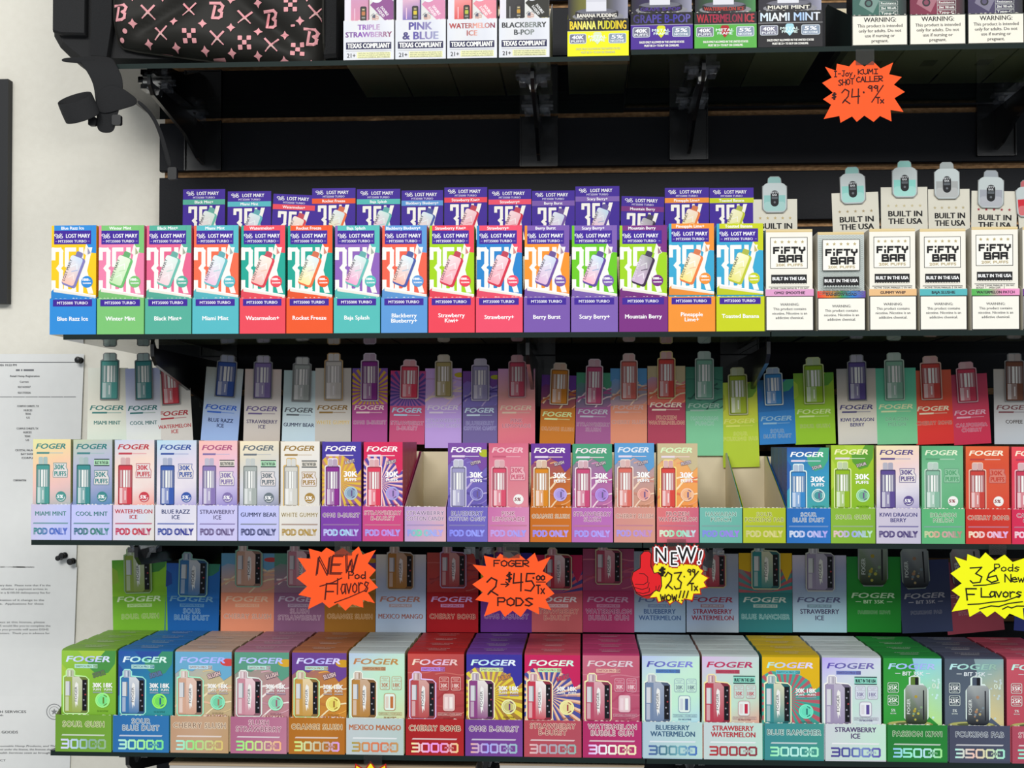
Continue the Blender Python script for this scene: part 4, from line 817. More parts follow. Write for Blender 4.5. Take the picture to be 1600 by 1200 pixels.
# ---- bottom shelf: wide device cartons, four deep
def kit_front(W, Hh, d):
    A = Art(W, Hh); A.clip = (0, 0, W, Hh); c = d['c']
    A.grid(0, 0, W, Hh, 6, 7, ramp(d['bg'], 0, Hh + W * .5, 'y', .5)); deco(A, W, Hh, d)
    lc = d['logo']; foger(A, W * .5, 17, 8.6, W * .80, ramp(lc, 8, W * .9) if isinstance(lc, list) else lc, d.get('lol'))
    if d.get('bit'):
        A.conv([(W * .5, 0), (W, 0), (W, Hh), (W * .72, Hh * .8), (W * .55, Hh * .2)], ramp(d['bit'], 0, Hh, 'y', .3)); A.L += 1
        R = random.Random(9)
        for k in range(14): A.circ(W * R.uniform(.72, .98), Hh * R.uniform(.3, .9), R.uniform(1.2, 2.6), mixc(d['bit'][1], '#ffffff', .4), 6)
        A.text('01', W * .89, Hh * .43, 8, 10, '#dcecdc'); 
        foger(A, W * .5, 17, 8.6, W * .80, ramp(lc, 8, W * .9)); A.text('BIT 35K', W * .51, 27, 6, W * .36, '#e8f0f4', bold=.02, shear=.1); A.rect(W * .2, 23.4, W * .29, 24.3, '#dfe8ea'); A.rect(W * .73, 23.4, W * .8, 24.3, '#dfe8ea')
        A.circ(W * .45, Hh * .955, W * .40, '#8c8c50', 20, ry=5.5); A.circ(W * .45, Hh * .94, W * .37, '#b0b068', 20, ry=4); A.circ(W * .45, Hh * .945, W * .25, '#5c6440', 16, ry=2.4)
        for t, y in (('35K', 46), ('25K', 66)):
            A.rr(W * .07, y - 8, W * .26, y + 8.5, 2.5, '#d0dcd4'); A.rr(W * .08, y - 7.2, W * .25, y + 7.7, 2.2, mixc(d['bg'][0], '#303830', .2)); A.text(t, W * .165, y + 3.4, 6, W * .16, '#f4f8f4', bold=.02); A.text('REGULAR', W * .165, y - 3.5, 2, W * .12, '#d8e4dc'); A.text('PUFFS', W * .165, y + 6.6, 1.8, W * .1, '#d8e4dc')
        A.text('5%', W * .165, 84, 4, W * .07, '#e8f0ec'); A.text('NICOTINE', W * .165, 88, 2, W * .1, '#d8e4dc')
        pic_bit(A, W * .37, 29, W * .38, Hh - 34, d['dev'], outline='#dff0ea'); return A
    sc = d.get('sub', '#b8e4d8'); A.rect(W * .24, 20.6, W * .66, 26.6, sc); A.text('SWITCH PRO', W * .41, 25.4, 3.4, W * .30, mixc(c, '#303040', .35), bold=.02); A.rect(W * .585, 21.4, W * .655, 25.8, mixc(c, '#304050', .3)); A.text('KIT', W * .62, 25.2, 3, W * .05, sc, bold=.02)
    oc = d.get('ol', '#e4f4d8'); pic_kit(A, W * .05, 29, W * .44, Hh - 31.5, d.get('dev', c), d.get('dev2'), outline=oc)
    if d.get('alt'):
        y = 0
        if d.get('usa'): A.rect(W * .55, 29.5, W * .93, 42, '#90dcc8'); A.rect(W * .55, 29.5, W * .93, 31, '#1c2c34'); A.rect(W * .55, 40.5, W * .93, 42, '#1c2c34'); A.text('BUILT IN THE USA', W * .74, 38.6, 5, W * .34, '#1c2c34', bold=.03); y = 9
        k = d.get('ic', mixc(c, '#a0a0a0', .2)); bgc = d['bg'][1]
        for x, t in ((.56, '30K'), (.77, '18K')):
            A.rr(W * x, 35 + y, W * (x + .175), 56 + y, 2.5, k); A.rr(W * x + .8, 35.8 + y, W * (x + .175) - .8, 55.2 + y, 2.2, bgc); A.rect(W * x, 42 + y, W * (x + .175), 42.6 + y, k)
            A.text(t, W * (x + .088), 51.5 + y, 6, W * .12, d.get('ict', c), bold=.015); A.text('REGULAR', W * (x + .088), 39 + y, 2, W * .11, k); A.text('MODE', W * (x + .088), 41.4 + y, 1.6, W * .06, k); A.text('PUFFS', W * (x + .088), 54.4 + y, 1.8, W * .08, k)
        y = y * .85; A.rr(W * .63, 61 + y, W * .84, 88 + y * .6, 4, k); A.rr(W * .63 + 1.2, 62.2 + y, W * .84 - 1.2, 86.8 + y * .6, 3.2, mixc(bgc, '#ffffff', .5)); A.rect(W * .66, 66 + y, W * .715, 84 + y * .6, mixc(k, '#ffffff', .45)); A.rect(W * .745, 66 + y, W * .80, 84 + y * .6, d.get('ib', c))
        A.frame(W * .54, 90.5 + y * .4, W * .95, 94.5 + y * .4, .5, k); A.text('DISPOSABLE + POWER BANK', W * .745, 93.6 + y * .4, 2.2, W * .38, k)
        A.text('5% NICOTINE', W * .74, 99.5, 2.4, W * .22, mixc(c, '#404040', .3))
    else:
        A.text(d.get('tag', 'SLUSH'), W * .70, 38, 6.2, W * .22, d.get('tagc', '#e8c8c0'), bold=.03, rot=-16, outline='#6a5a70', ow=.09)
        for x, t in ((.66, '30K'), (.86, '18K')):
            A.text(t, W * x, 55.5, 6.6, W * .16, '#f8f8f6', bold=.03); A.text('PUFFS', W * x, 60.4, 3.2, W * .14, '#f0f0ee', bold=.025); A.rect(W * (x - .08), 62, W * (x + .08), 64.2, mixc(c, '#a0a8b8', .6))
        big_disc(A, W * .76, Hh - 22.5, 11.5, d.get('ring', '#a8f4b8'), d.get('inn', '#6cd890'), mixc(c, '#304030', .4)); A.text('5% NICOTINE', W * .76, Hh - 5, 2.4, W * .2, mixc(d['bg'][-1], '#000000', .35))
        if d.get('dbl'): A.text(d['dbl'], W * .72, Hh + 3.2, 6.4, W * .36, '#f0dcc8', bold=.03, outline='#a0605c', ow=.05)
    return A
def kit_lip(W, Hh, d):
    A = Art(W, Hh); A.grid(0, 0, W, Hh, 4, 3, ramp(d['lip'], 0, W + Hh * .4, 'x', .4)); L = d['n']; tc = d['tc']; ol = d.get('tol')
    if ol: tc = mixc(tc, '#201018', .5)
    for t, y in zip(L, (18,) if len(L) == 1 else (12.4, 22.4)): A.text(t, W / 2, y, 8 if len(L) == 1 else 7.6, None, tc, bold=.024, outline=ol, ow=.05, sx=.92, maxw=W - 9)
    A.conv([(11, 29.5), (W - 10, 29.5), (W - 11.5, 31.8), (9.5, 31.8)], d.get('bar', mixc(d['lip'][0], '#ffffff', .5)))
    g = ramp(d['num'], 9, W - 9); boxy_number(A, ('350' if d.get('bit') else '300') + 'cd', 9, 38, W - 16, 12.2, 2.9, g)
    A.rr(W - 29, 42.4, W - 16, 45.9, 1, mixc(d['lip'][0], d['lip'][-1], .6)); A.text('PUFFS', W - 22.5, 45.7, 3.0, 14, g, bold=.01)
    return A
def kit_header(W, Hh, d, dxl):
    d = dict(d); d['hb'] = [lift(c, 1.9) for c in d['hb']]
    for q in ('hl', 'htc', 'hol'):
        if q in d: d[q] = lift(d[q], 1.5)
    A = Art(W, Hh); A.clip = (0, 0, W, Hh); A.grid(0, 0, W, Hh, 5, 6, ramp(d['hb'], 0, Hh + W * .2, 'y', .2))
    if d.get('deco'):
        dd = dict(d); 
        if d['deco'] == 'burst': rays(A, W * .5, Hh * .5, W * .7, 24, d['dc'][0]); A.poly([(0, 0), (W, 0), (W, Hh * .2), (W * .9, Hh * .36), (W * .8, Hh * .2), (W * .6, Hh * .14), (W * .2, Hh * .24), (0, Hh * .2)], d['dc'][1])
        else: deco(A, W, Hh * .5, dd)
        A.rect(0, Hh * .5, W, Hh, d['hb'][-1])
    elif d.get('alt') and d.get('sw'): swirls(A, W, Hh * .6, [d['sw']], 5, 0, 8)
    yt = 988 - Hh; fb = (934 if d.get('bit') else 941) - yt
    lc = d['hl']; foger(A, W * .5, fb, 7.8, W * .80, lc)
    if d.get('bit'): A.text('BIT 35K', W * .5, fb + 8.6, 5.2, W * .38, lc, bold=.02); A.rect(W * .16, fb + 5.4, W * .26, fb + 6.4, lc); A.rect(W * .74, fb + 5.4, W * .84, fb + 6.4, lc)
    else: A.rect(W * .27, fb + 3.4, W * .72, fb + 8.4, mixc(lc, d['hb'][-1], .3)); A.text('SWITCH PRO KIT', W * .5, fb + 7.4, 3.2, W * .4, d['hb'][-1], bold=.02)
    tc = d['htc']; ol = d.get('hol')
    L = d['n']
    for t, y in zip(L, (fb + 26 if not d.get('bit') else fb + 25,) if len(L) == 1 else (fb + 18, fb + 28)): A.text(t, W / 2, y, 7.2 if not d.get('bit') else 5.2, None, tc, bold=.02, outline=ol, ow=.045, sx=.92, maxw=W - 9)
    return A
NG = ['#dfe8ff', '#c8f0e0', '#a8f0b0', '#c8e8c0']
KIT = [
 (93, 181, dict(n=['SOUR GUSH'], c='#7ca838', deco='leaf', dc=['#4c9448', '#a8cc48'], bg=['#98c848', '#88bc3c', '#7cb434'], logo=['#d8e8ff', '#c0c8ff', '#e0ecff'], lip=['#6f9c34', '#76a83c'], num=['#e0dcff', '#bcd8ec', '#8cb0a0', '#9cbc98'], dev='#9cb050', dev2='#c0c4a4', tc='#6f9c34', tol='#e4ecb8', tag='SOUR', tagc='#5c8c38', ol='#c8f8a8', hb=['#4c8c30', '#78a428', '#5c8c1c', '#5c8c24'], hl='#d0e4b8', htc='#5c8430', hol='#a8c080', ring='#a8f890', inn='#80e890'), (177, 262, 877, 198, 238, 859, 927, -2), 'grass-green sour'),
 (182, 270, dict(n=['SOUR', 'BLUE DUST'], c='#2c78ac', deco='leaf', dc=['#3c9070', '#2c50a0'], bg=['#2c54a8', '#2c84a8', '#389c98'], logo=['#e8f8ff', '#a8f4e8', '#e8fcf4'], lip=['#2c6cac', '#3078b4'], num=['#b8f0e8', '#b0f8a0', '#7ce89c'], dev='#3c78b0', dev2='#c8ccd0', tc='#2c64a0', tol='#dce8ec', tag='SOUR', tagc='#507ca8', ol='#a8f4e0', hb=['#24488c', '#1c5894', '#14508c', '#104a84'], hl='#5c88a4', htc='#205488', hol='#7ca0bc', ring='#a0f868', inn='#74dc60'), (257, 341, 883, 279, 321, 867, 932, 1), 'teal-blue sour'),
 (271, 362, dict(n=['CHERRY SLUSH'], c='#c89878', deco='swirl', dc=['#f0e0b8', '#d8c090', '#e4b898'], cap='#6cacd0', blob='#d04848', bg=['#78b0d4', '#c8b890', '#c4ac84'], logo=['#b8c0ff', '#b0b8ff'], lip=['#c09878', '#c8a488', '#c09c70'], num=['#b8f0f0', '#98f088', '#c8d890', '#e0c878'], dev='#d4a890', dev2='#dcb098', tc='#b88c70', tol='#ecdcc4', ol='#a8f4d0', sub='#b8dcf0', dbl='SLUSH', hb=['#4c88ac', '#a08478', '#c07c60', '#c47c60'], hl='#f0c8a8', htc='#a87c6c', hol='#cca898', ring='#98f0c8', inn='#78d0a8'), (345, 428, 867, 369, 408, 853, 917, 0), 'tan cherry slush'),
 (364, 452, dict(n=['SLUSH', 'STRAWBERRY'], c='#c07c94', deco='swirl', dc=['#f4e8e4', '#d8a8b4', '#c08c98'], cap='#5c9c84', blob='#d8a830', bg=['#5c9c84', '#b89090', '#c08490'], logo=['#c0c8ff', '#b8c4ff'], lip=['#b06888', '#b87090', '#c08098'], num=['#98f090', '#c0f088', '#e0c8a8', '#f8b888'], dev='#cc8c9c', dev2='#e4bcc4', tc='#b06484', tol='#f0ccd4', ol='#e4f0e8', dbl='SLUSH', hb=['#4c7868', '#7c6474', '#704c68', '#6c4864'], hl='#a098a8', htc='#7c5870', hol='#b098a8', ring='#a8f0c8', inn='#88d0b0'), (428, 508, 867, 450, 488, 853, 917, 0), 'dusty-pink slush'),
 (454, 542, dict(n=['ORANGE SLUSH'], c='#c88430', deco='swirl', dc=['#f4e4b8', '#e8a848', '#c07838'], cap='#6c4494', blob='#d09c28', bg=['#6c4494', '#c08040', '#d08c30'], logo=['#e0e0ff', '#b8b8ff', '#e8e0ff'], lip=['#b06c20', '#b87428', '#b46c20'], num=['#d8f080', '#d8d8b0', '#c8b8a0', '#e0a0e8'], dev='#c89848', dev2='#e0c078', tc='#b06820', tol='#f4dcb0', ol='#c8f8b0', dbl='SLUSH', hb=['#7c5c28', '#84601c', '#80581c', '#785018'], hl='#d8b878', htc='#805418', hol='#c0a078', ring='#f8f090', inn='#e8d868'), (507, 586, 868, 529, 568, 853, 917, 0), 'amber slush'),
 (543, 633, dict(n=['MEXICO MANGO'], c='#b8743c', alt=1, bg=['#b8c8e4', '#c4e8d0', '#c0ecc8', '#d8dca8'], logo=['#c07c4c', '#b48c58', '#c48c48'], sub='#c09c78', lip=['#c4ccd0', '#b8ccc8'], num=['#a8a048', '#e08858', '#e07858', '#c89c60'], dev='#b88440', tc='#b86c44', ol='#f0f4e8', hb=['#b4b4a8', '#8c98ac', '#8ca0b8', '#98a4b4'], hl='#98685c', htc='#8c5850', ic='#c0a078', ict='#b8643c', ib='#c0703c'), (587, 665, 868, 606, 645, 855, 921, 0), 'silver foil mango'),
 (635, 726, dict(n=['CHERRY BOMB'], c='#b83c40', alt=1, deco='swirl', dc=['#a83c40', '#cc6c64', '#b84c4c'], bg=['#cc5048', '#b84c4c', '#b04448', '#a83c3c'], logo=['#f8e0c8', '#e4b8e8', '#f0c8b8'], sub='#b48cf0', lip=['#a81c20', '#b02428'], num=['#f8f0a0', '#f4a8f0', '#f098e0', '#f8d088'], dev='#b84c50', dev2='#c87464', tc='#8c1c20', tol='#f4dcc0', ol='#e8c8f8', hb=['#8c3c34', '#943430', '#8c1018', '#840c14'], hl='#b898c8', htc='#701418', hol='#c89484', ic='#e8b8b0', ict='#f0d4cc', ib='#f4e8e4'), (667, 747, 865, 689, 727, 855, 918, 0), 'deep red cherry'),
 (727, 817, dict(n=['OMG B-BURST'], c='#8c3c94', deco='burst', dc=['#e4d040', '#3c349c'], bg=['#6c4cac', '#c09040', '#a07838'], logo=['#d8fcf0', '#c0e8ff', '#f8fcff'], sub='#d8f4a8', lip=['#6c3c90', '#7c4498'], num=['#f0b8a8', '#a8a8f8', '#b8b8e0', '#98c0c8'], dev='#8c4484', dev2='#e4dcd4', tc='#6c3484', tol='#f0e0e8', tag='B-BURST', tagc='#d8902c', ol='#f8f4b8', hb=['#50307c', '#5c2c7c', '#4c2070', '#50246c'], hl='#b0a0c8', htc='#401c5c', hol='#a484b4', ring='#f0f0b0', inn='#c8c078'), (751, 831, 865, 773, 812, 853, 917, 0), 'indigo and yellow sunburst'),
 (818, 908, dict(n=['STRAWBERRY', 'B-BURST'], c='#c83c58', deco='burst', dc=['#4c509c', '#c8245c', '#f0c8a8'], bg=['#d02c5c', '#d8a898', '#c07448'], logo=['#d8fcf8', '#f8f8e8', '#c8f8e8'], sub='#b8f4b8', lip=['#b84c58', '#b45060'], num=['#f0c0c0', '#b8a4b4', '#a8b0b8', '#98b8b0'], dev='#c83c50', dev2='#f0e8e4', tc='#b83c54', tol='#f0c8b4', tag='B-BURST', tagc='#d03858', ol='#f8f4c0', hb=['#4854a0', '#b4485c', '#a05050', '#9c4c50'], hl='#e8e4e4', htc='#9c4c58', hol='#d0a08c', ring='#f4f0a8', inn='#e8dc98'), (831, 910, 868, 853, 892, 858, 920, 0), 'coral sunburst'),
 (909, 1001, dict(n=['WATERMELON', 'BUBBLE GUM'], c='#c05070', alt=1, deco='swirl', dc=['#b84c6c', '#d07c90', '#c86480'], bg=['#c86c84', '#c46078', '#bc5874', '#b85070'], logo=['#e8d0d4', '#e0ccd8'], sub='#e8b8a8', lip=['#b02c64', '#b83470'], num=['#e8b8f8', '#f4f8fc', '#f8f0d0', '#f8e8c0'], dev='#b84c68', dev2='#d08090', tc='#b02c60', tol='#f8e4e4', ol='#f8f0b8', hb=['#74304c', '#843c5c', '#842c54', '#842850'], hl='#a888a0', htc='#742c50', hol='#b88ca4', ic='#e0a8b8', ict='#f4dce0', ib='#f8f0ec'), (911, 991, 858, 932, 970, 850, 912, 0), 'rose bubblegum'),
 (1002, 1095, dict(n=['BLUEBERRY', 'WATERMELON'], c='#5c74a4', alt=1, bg=['#b8c4f0', '#c8ecd8', '#c4f0d4', '#b4dcec'], logo=['#4c50a8', '#7c84d0', '#8488dc'], sub='#4c7cc0', lip=['#b0c8d8', '#bce0d8'], num=['#4c64a8', '#4c7c8c', '#74b0c0', '#4c74c0'], dev='#7488a8', tc='#3c6080', ol='#e8f4e4', hb=['#74808c', '#78848c', '#74889c', '#74889c'], hl='#4c5c84', htc='#34507c', ic='#98b0c0', ict='#5c7084', ib='#4c6498'), (991, 1071, 862, 1013, 1051, 853, 917, 0), 'pale blue foil melon'),
 (1096, 1188, dict(n=['STRAWBERRY', 'WATERMELON'], c='#b83850', alt=1, usa=1, bg=['#d8b8e4', '#c4dcd4', '#c0e4d0', '#e4a490'], logo=['#c02c54', '#b83c68', '#b83460'], sub='#b84860', lip=['#c8d4d8', '#c0e4d4'], num=['#b83840', '#8c3c48'], dev='#b83c50', tc='#b42c38', ol='#f8e8a8', hb=['#8c8c94', '#747c90', '#7888a4', '#88949c'], hl='#802c44', htc='#7c1c34', ic='#c8a8a8', ict='#c03c4c', ib='#c02c48'), (1073, 1154, 865, 1096, 1133, 855, 917, 0), 'white and crimson foil'),
 (1190, 1283, dict(n=['BLUE RANCHER'], c='#2c8c8c', deco='burst', dc=['#b85c68', '#e0b418'], bg=['#4cac9c', '#44a494', '#3c9c90'], logo=['#b8f0e0', '#c8c4f8', '#e8e0ff'], sub='#68c0cc', lip=['#3c8c94', '#44988c'], num=['#a0f8b8', '#c0f4f0', '#a8f8d0'], dev='#348c90', dev2='#c8c89c', tc='#3c8488', tol='#d4ece4', tag=' ', tagc='#ffffff', ol='#f0f8c8', hb=['#9c5c5c', '#2c6c70', '#246468', '#205c60'], hl='#a4b0ac', htc='#2c6870', hol='#8cb0b0', ring='#78f0cc', inn='#68dcbc'), (1155, 1238, 864, 1176, 1218, 850, 919, 0), 'teal and mustard burst'),
 (1284, 1379, dict(n=['STRAWBERRY', 'ICE'], c='#6c5c9c', alt=1, usa=1, bg=['#b8a8f0', '#d4dce8', '#c4e4d8', '#d8dce8'], logo=['#5c4cb0', '#6c6ca8', '#7468b0'], sub='#6c7cc0', lip=['#d0d4dc', '#c4ecd4'], num=['#4c3c90', '#4c54a0', '#7c90d0', '#5c4ca8'], dev='#a094b4', tc='#503c6c', ol='#f4f4f0', hb=['#a49cac', '#747c9c', '#849cac', '#7c9ca4'], hl='#4c5074', htc='#3c3858', ic='#b8b4c4', ict='#8078a0', ib='#5c4c98'), (1239, 1323, 867, 1261, 1303, 853, 922, 0), 'lavender foil berry'),
 (1380, 1474, dict(n=['PASSION KIWI'], c='#2c8c34', bit=['#a0a8f0', '#90e0d8', '#a8e8b0', '#b8e490'], bg=['#2c9438', '#38a040', '#2c8c34'], logo=['#b8e0f8', '#9cb0f8', '#b8c8f8'], lip=['#247c38', '#288438'], num=['#98c8f8', '#a0f8d8', '#c0e8f8', '#a8f098'], dev='#78a830', tc='#247430', tol='#b8d8b0', hb=['#18682c', '#187024', '#146820', '#10601c'], hl='#b4ccac', htc='#145820', hol='#78a878'), (1324, 1408, 869, 1343, 1386, 835, 914, 0), 'bright green'),
 (1476, 1571, dict(n=['FCUKING FAB'], c='#4c5468', bit=['#8c94a0', '#88b0b0', '#b0c4a8', '#d8c890'], bg=['#4c5868', '#586474', '#505c70'], logo=['#c0f0f0', '#a0d4c8', '#98b8a8'], lip=['#484c60', '#4c5268'], num=['#b8f8e8', '#f8c8c0', '#e0e8b8', '#a8f0d8'], dev='#5c6c84', tc='#404458', tol='#c4ccd4', hb=['#20284c', '#242c48', '#242c44', '#242c44'], hl='#8c8c94', htc='#24283c', hol='#6c7080'), (1410, 1489, 874, 1416, 1456, 838, 917, -3), 'slate grey'),
 (1573, 1668, dict(n=['STRAWBERRY'], c='#b04858', bit=['#f0b0b8', '#e8c0b0', '#e8d0a8', '#d8c890'], bg=['#c85868', '#c05060', '#b84c5c'], logo=['#c0f8e8', '#e0d4e0', '#e8c8c8'], lip=['#b04c60', '#b45064'], num=['#98f0d8', '#f0d8c8'], dev='#b05c68', tc='#a84458', tol='#f0c8c8', hb=['#6c3448', '#6c3040', '#6c2c38', '#642834'], hl='#a87c84', htc='#5c2430', hol='#a07078'), (1481, 1570, 874, 1500, 1543, 838, 917, -6), 'brick red'),
 (1670, 1765, dict(n=['BLUE BERRY'], c='#283870', bit=['#8c94c0', '#88b0d0', '#b0c4c8', '#d8c890'], bg=['#2c3c7c', '#344484'], logo=['#c0e0f0', '#a0b4e8'], lip=['#28346c', '#2c3870'], num=['#98d0f0', '#d8c8f0'], dev='#3c4c8c', tc='#28346c', tol='#a8b4d8', hb=['#1c2458', '#1c2658', '#20285c', '#20285c'], hl='#7c84b0', htc='#1c2450', hol='#606c98'), (1584, 1665, 880, 1604, 1644, 850, 922, 4), 'navy'),
]
D4 = .165
for i, (x0, x1, d, hd, cw) in enumerate(KIT):
    yl, yb, yc = 1123, 1179, 1022
    Yf = -.302; u = ux(x0, x1, Yf); hc = 158 * ux(600, 700, Yf) ; Hl = 56 * ux(600, 700, Yf)
    # heights fixed in metres so every tray of the shelf is alike
    yb = 0; yl = -Hl / u; yc = -hc / u
    xl, xr, yt, a, b, c_, e, tl = hd; bot = 988
    dv = dict(c=d.get('dev', d['c']))
    if d.get('bit'): kind = 'bit'; dv['outline'] = '#8c9894'
    else: kind = 'kit'; dv['c2'] = d.get('dev2'); dv['outline'] = mixc(d['ol'], '#707070', .45)
    h = (xl, xr, yt, bot, kit_header(xr - xl, bot - yt, d, 0), (kind, a, b, c_, e, dv), tl, lift(d['hb'][-1]))
    W = x1 - x0 - .8; w_ = W * u; LA = kit_lip(W, 56, d)
    xc = at((x0 + x1) / 2, 1150, Yf).x
    r, u, w_, _ = tray(x0, x1, yl, yb, Yf, Z4, D4, hc - .003, d['lip'][0], mixc(d['lip'][-1], '#202020', .55), LA,
        '%s device tray with a raised card, bottom shelf' % cw, 'wide device trays on the bottom shelf', h, backh=hc - .014)
    src = None; top = mixc(d['bg'][0] if not d.get('alt') or d.get('deco') else '#b8c4c0', d['lip'][0], .4 if d.get('alt') and not d.get('deco') else .85)
    if d['c'] == '#2c8c8c': top = H('#c8a818')
    for k in range(4):
        lab = '%s device carton, %s in its tray, bottom row' % (cw, 'frontmost' if k == 0 else 'rearmost' if k == 3 else ORD[k] + ' from the front')
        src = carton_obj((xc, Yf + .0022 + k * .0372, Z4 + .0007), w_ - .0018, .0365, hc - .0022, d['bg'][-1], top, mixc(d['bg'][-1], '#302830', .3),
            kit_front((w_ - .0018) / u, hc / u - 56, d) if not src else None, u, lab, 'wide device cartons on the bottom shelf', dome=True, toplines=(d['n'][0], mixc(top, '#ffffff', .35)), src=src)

# ---- top shelf: three kinds of trays
def lot_front(W, Hh, c1, c2, ban, dark):
    """white pouch-style carton: device panel left, diagonal banner right (Hh px above the lip)"""
    A = Art(W, Hh); A.clip = (0, 0, W, Hh); A.grid(0, 0, W, Hh, 4, 3, ramp(['#e4e0ec', '#dcdcd8', '#e8e8ee'], 0, W))
    y = Hh - 26
    A.grid(W * .13, Hh * .2, W * .50, Hh, 4, 6, ramp(c1, Hh * .3, Hh, 'y', .2)); A.rect(W * .48, Hh * .2, W * .51, Hh, mixc(c1[-1], '#303038', .6))
    A.rr(W * .32, y + 1, W * .45, y + 24, 2.5, '#26242a'); A.rr(W * .345, y + 3, W * .425, y + 22, 2, '#4c4838'); A.rr(W * .35, y + 9, W * .42, y + 15, 1, c2); A.rect(W * .36, y + 5, W * .41, y + 7, '#c8b890'); A.rect(W * .35, y + 18, W * .42, y + 19.5, '#a8a8a8')
    A.rect(W * .20, y + 4, W * .215, y + 22, mixc(c1[0], '#ffffff', .4))
    A.conv([(W * .52, y - 1), (W * .80, y - 22), (W, y - 6), (W, y + 28), (W * .88, y + 28)], ban)
    A.text('DOUBLE', W * .80, y + 10, 4, W * .22, mixc(ban, '#ffffff', .75), bold=.03, rot=52); A.text('E-LIQUID', W * .72, y + 12, 4, W * .22, mixc(ban, '#ffffff', .75), bold=.03, rot=52); A.text('5% NIC', W * .92, y + 25, 2.6, W * .12, '#f8e8f0' if not dark else '#c8b850', bold=.03)
    A.circ(W * .63, y + 19.5, 5.5, '#c9a49a', 18); A.conv([(W * .57, y + 19.5), (W * .57, y + 16), (W * .60, y + 14.2), (W * .63, y + 14), (W * .63, y + 19.5)], '#5a5c6c')
    for k in range(3): A.rect(W * .635, y + 15.6 + 3 * k, W * .69, y + 16.8 + 3 * k, '#e8dcd4')
    A.stroke([(W * .63 + 7.4 * math.cos(a), y + 19.5 + 7.4 * math.sin(a)) for a in (3.6, 4.0, 4.4)], .9, '#8a8a8a'); A.stroke([(W * .63 + 7.4 * math.cos(a), y + 19.5 + 7.4 * math.sin(a)) for a in (5.0, 5.4, 5.8)], .9, '#8a8a8a')
    A.circ(W * .66, y - 14, 10, '#e8e8f4'); A.text('25K', W * .66, y - 12, 6, 14, '#40405c', bold=.03)
    return A
def lot_lip(W, Hh, L, g, big):
    A = Art(W, Hh); A.grid(0, 0, W, Hh, 4, 3, ramp(['#dfe2ea', '#e2e2e4', '#d8dae4', '#e6e8ee'], 0, W))
    gr = ramp(g, W * .08, W * .92)
    if big: A.text(L[0], W / 2, 15.5, 11.5, W * .45, gr, bold=.03); A.text(L[1], W / 2, 30.5, 11.5, W * .70, gr, bold=.03)
    else:
        for t, y in zip(L, (14.5, 26)): A.text(t, W / 2, y, 8, None, gr, bold=.028, sx=1, maxw=W - 7)
    A.rect(4, 34, W - 4, 45, '#2c2c52'); A.text('TEXAS COMPLIANT', W / 2, 43, 7.2, W - 13, '#fafaf6', bold=.03)
    A.rect(4, 47.5, W - 4, 48, '#9c9ca4'); A.rect(W * .27, 49.5, W - 5, 59, '#eeeeb8'); A.text('21+', W * .155, 58, 6.6, 13, '#202024', bold=.015)
    for k, t in enumerate(('SALES ONLY ALLOWED IN THE UNITED STATES.', 'SOLE ONLY ALLOWED IN LAW PERMITTED AREA.', 'SOLD IN LAW COMMERCIAL AREA IS FORBIDDEN.')): A.text(t, W * .61, 52.3 + 3.1 * k, 1.9, W * .63, '#6c6c60')
    return A
G1 = 'white compliance-banner trays on the top shelf'
for (x0, x1, L, g, big, c1, c2, ban, dk, cw) in [
  (536, 616, ['TRIPLE', 'STRAWBERRY'], ['#6c3a84', '#8444b0', '#c0a0c8', '#8c4c6c'], False, ['#d8a0c0', '#c890b4', '#d890a8'], '#c07848', '#8c4c8c', False, 'lilac strawberry'),
  (617, 697, ['PINK', '& BLUE'], ['#3a3a54', '#5448a0', '#8c84b4', '#a8b0d0'], True, ['#f0b0c4', '#e8b8c8', '#6c60b0'], '#d8c038', '#d88cb0', False, 'pink fading to blue'),
  (698, 777, ['WATERMELON', 'ICE'], ['#b84c4c', '#983038', '#f0b0a0', '#8c2c4c'], False, ['#f4b8c8', '#f0a0a0', '#d84848'], '#b8c040', '#e88c9c', False, 'red watermelon'),
  (779, 859, ['BLACKBERRY', 'B-POP'], ['#1c1c20', '#3c4044', '#8c9490', '#202024'], False, ['#302e30', '#363436', '#2c2a2c'], '#c89838', '#35342f', True, 'black blackberry')]:
    Yf = -.2505; yl, yb, yc = 27, 88.5, -75; z0 = ZL1; u = ux(x0, x1, Yf); hc = (yb - yc) * u
    r, u, w_, xc = tray(x0, x1, yl, yb, Yf, z0, .165, hc - .003, '#e4e4e6', '#c8c8cc', lot_lip(x1 - x0 - .8, yb - yl, L, g, big), 'white tray with dark-bannered lip, top shelf, holding the %s carton' % cw, G1, None, backh=hc - .01)
    carton_obj((xc, Yf + .0022, z0 + .0007), w_ - .0018, .034, hc - .001, '#e0e0e0', '#dcdcdc', '#b8b8bc', lot_front((w_ - .0018) / u, yl - yc + 1.5, c1, c2, ban, dk), u, 'white-edged carton with a %s device panel, top shelf' % cw, 'white diagonal-banner cartons on the top shelf', dome=False)
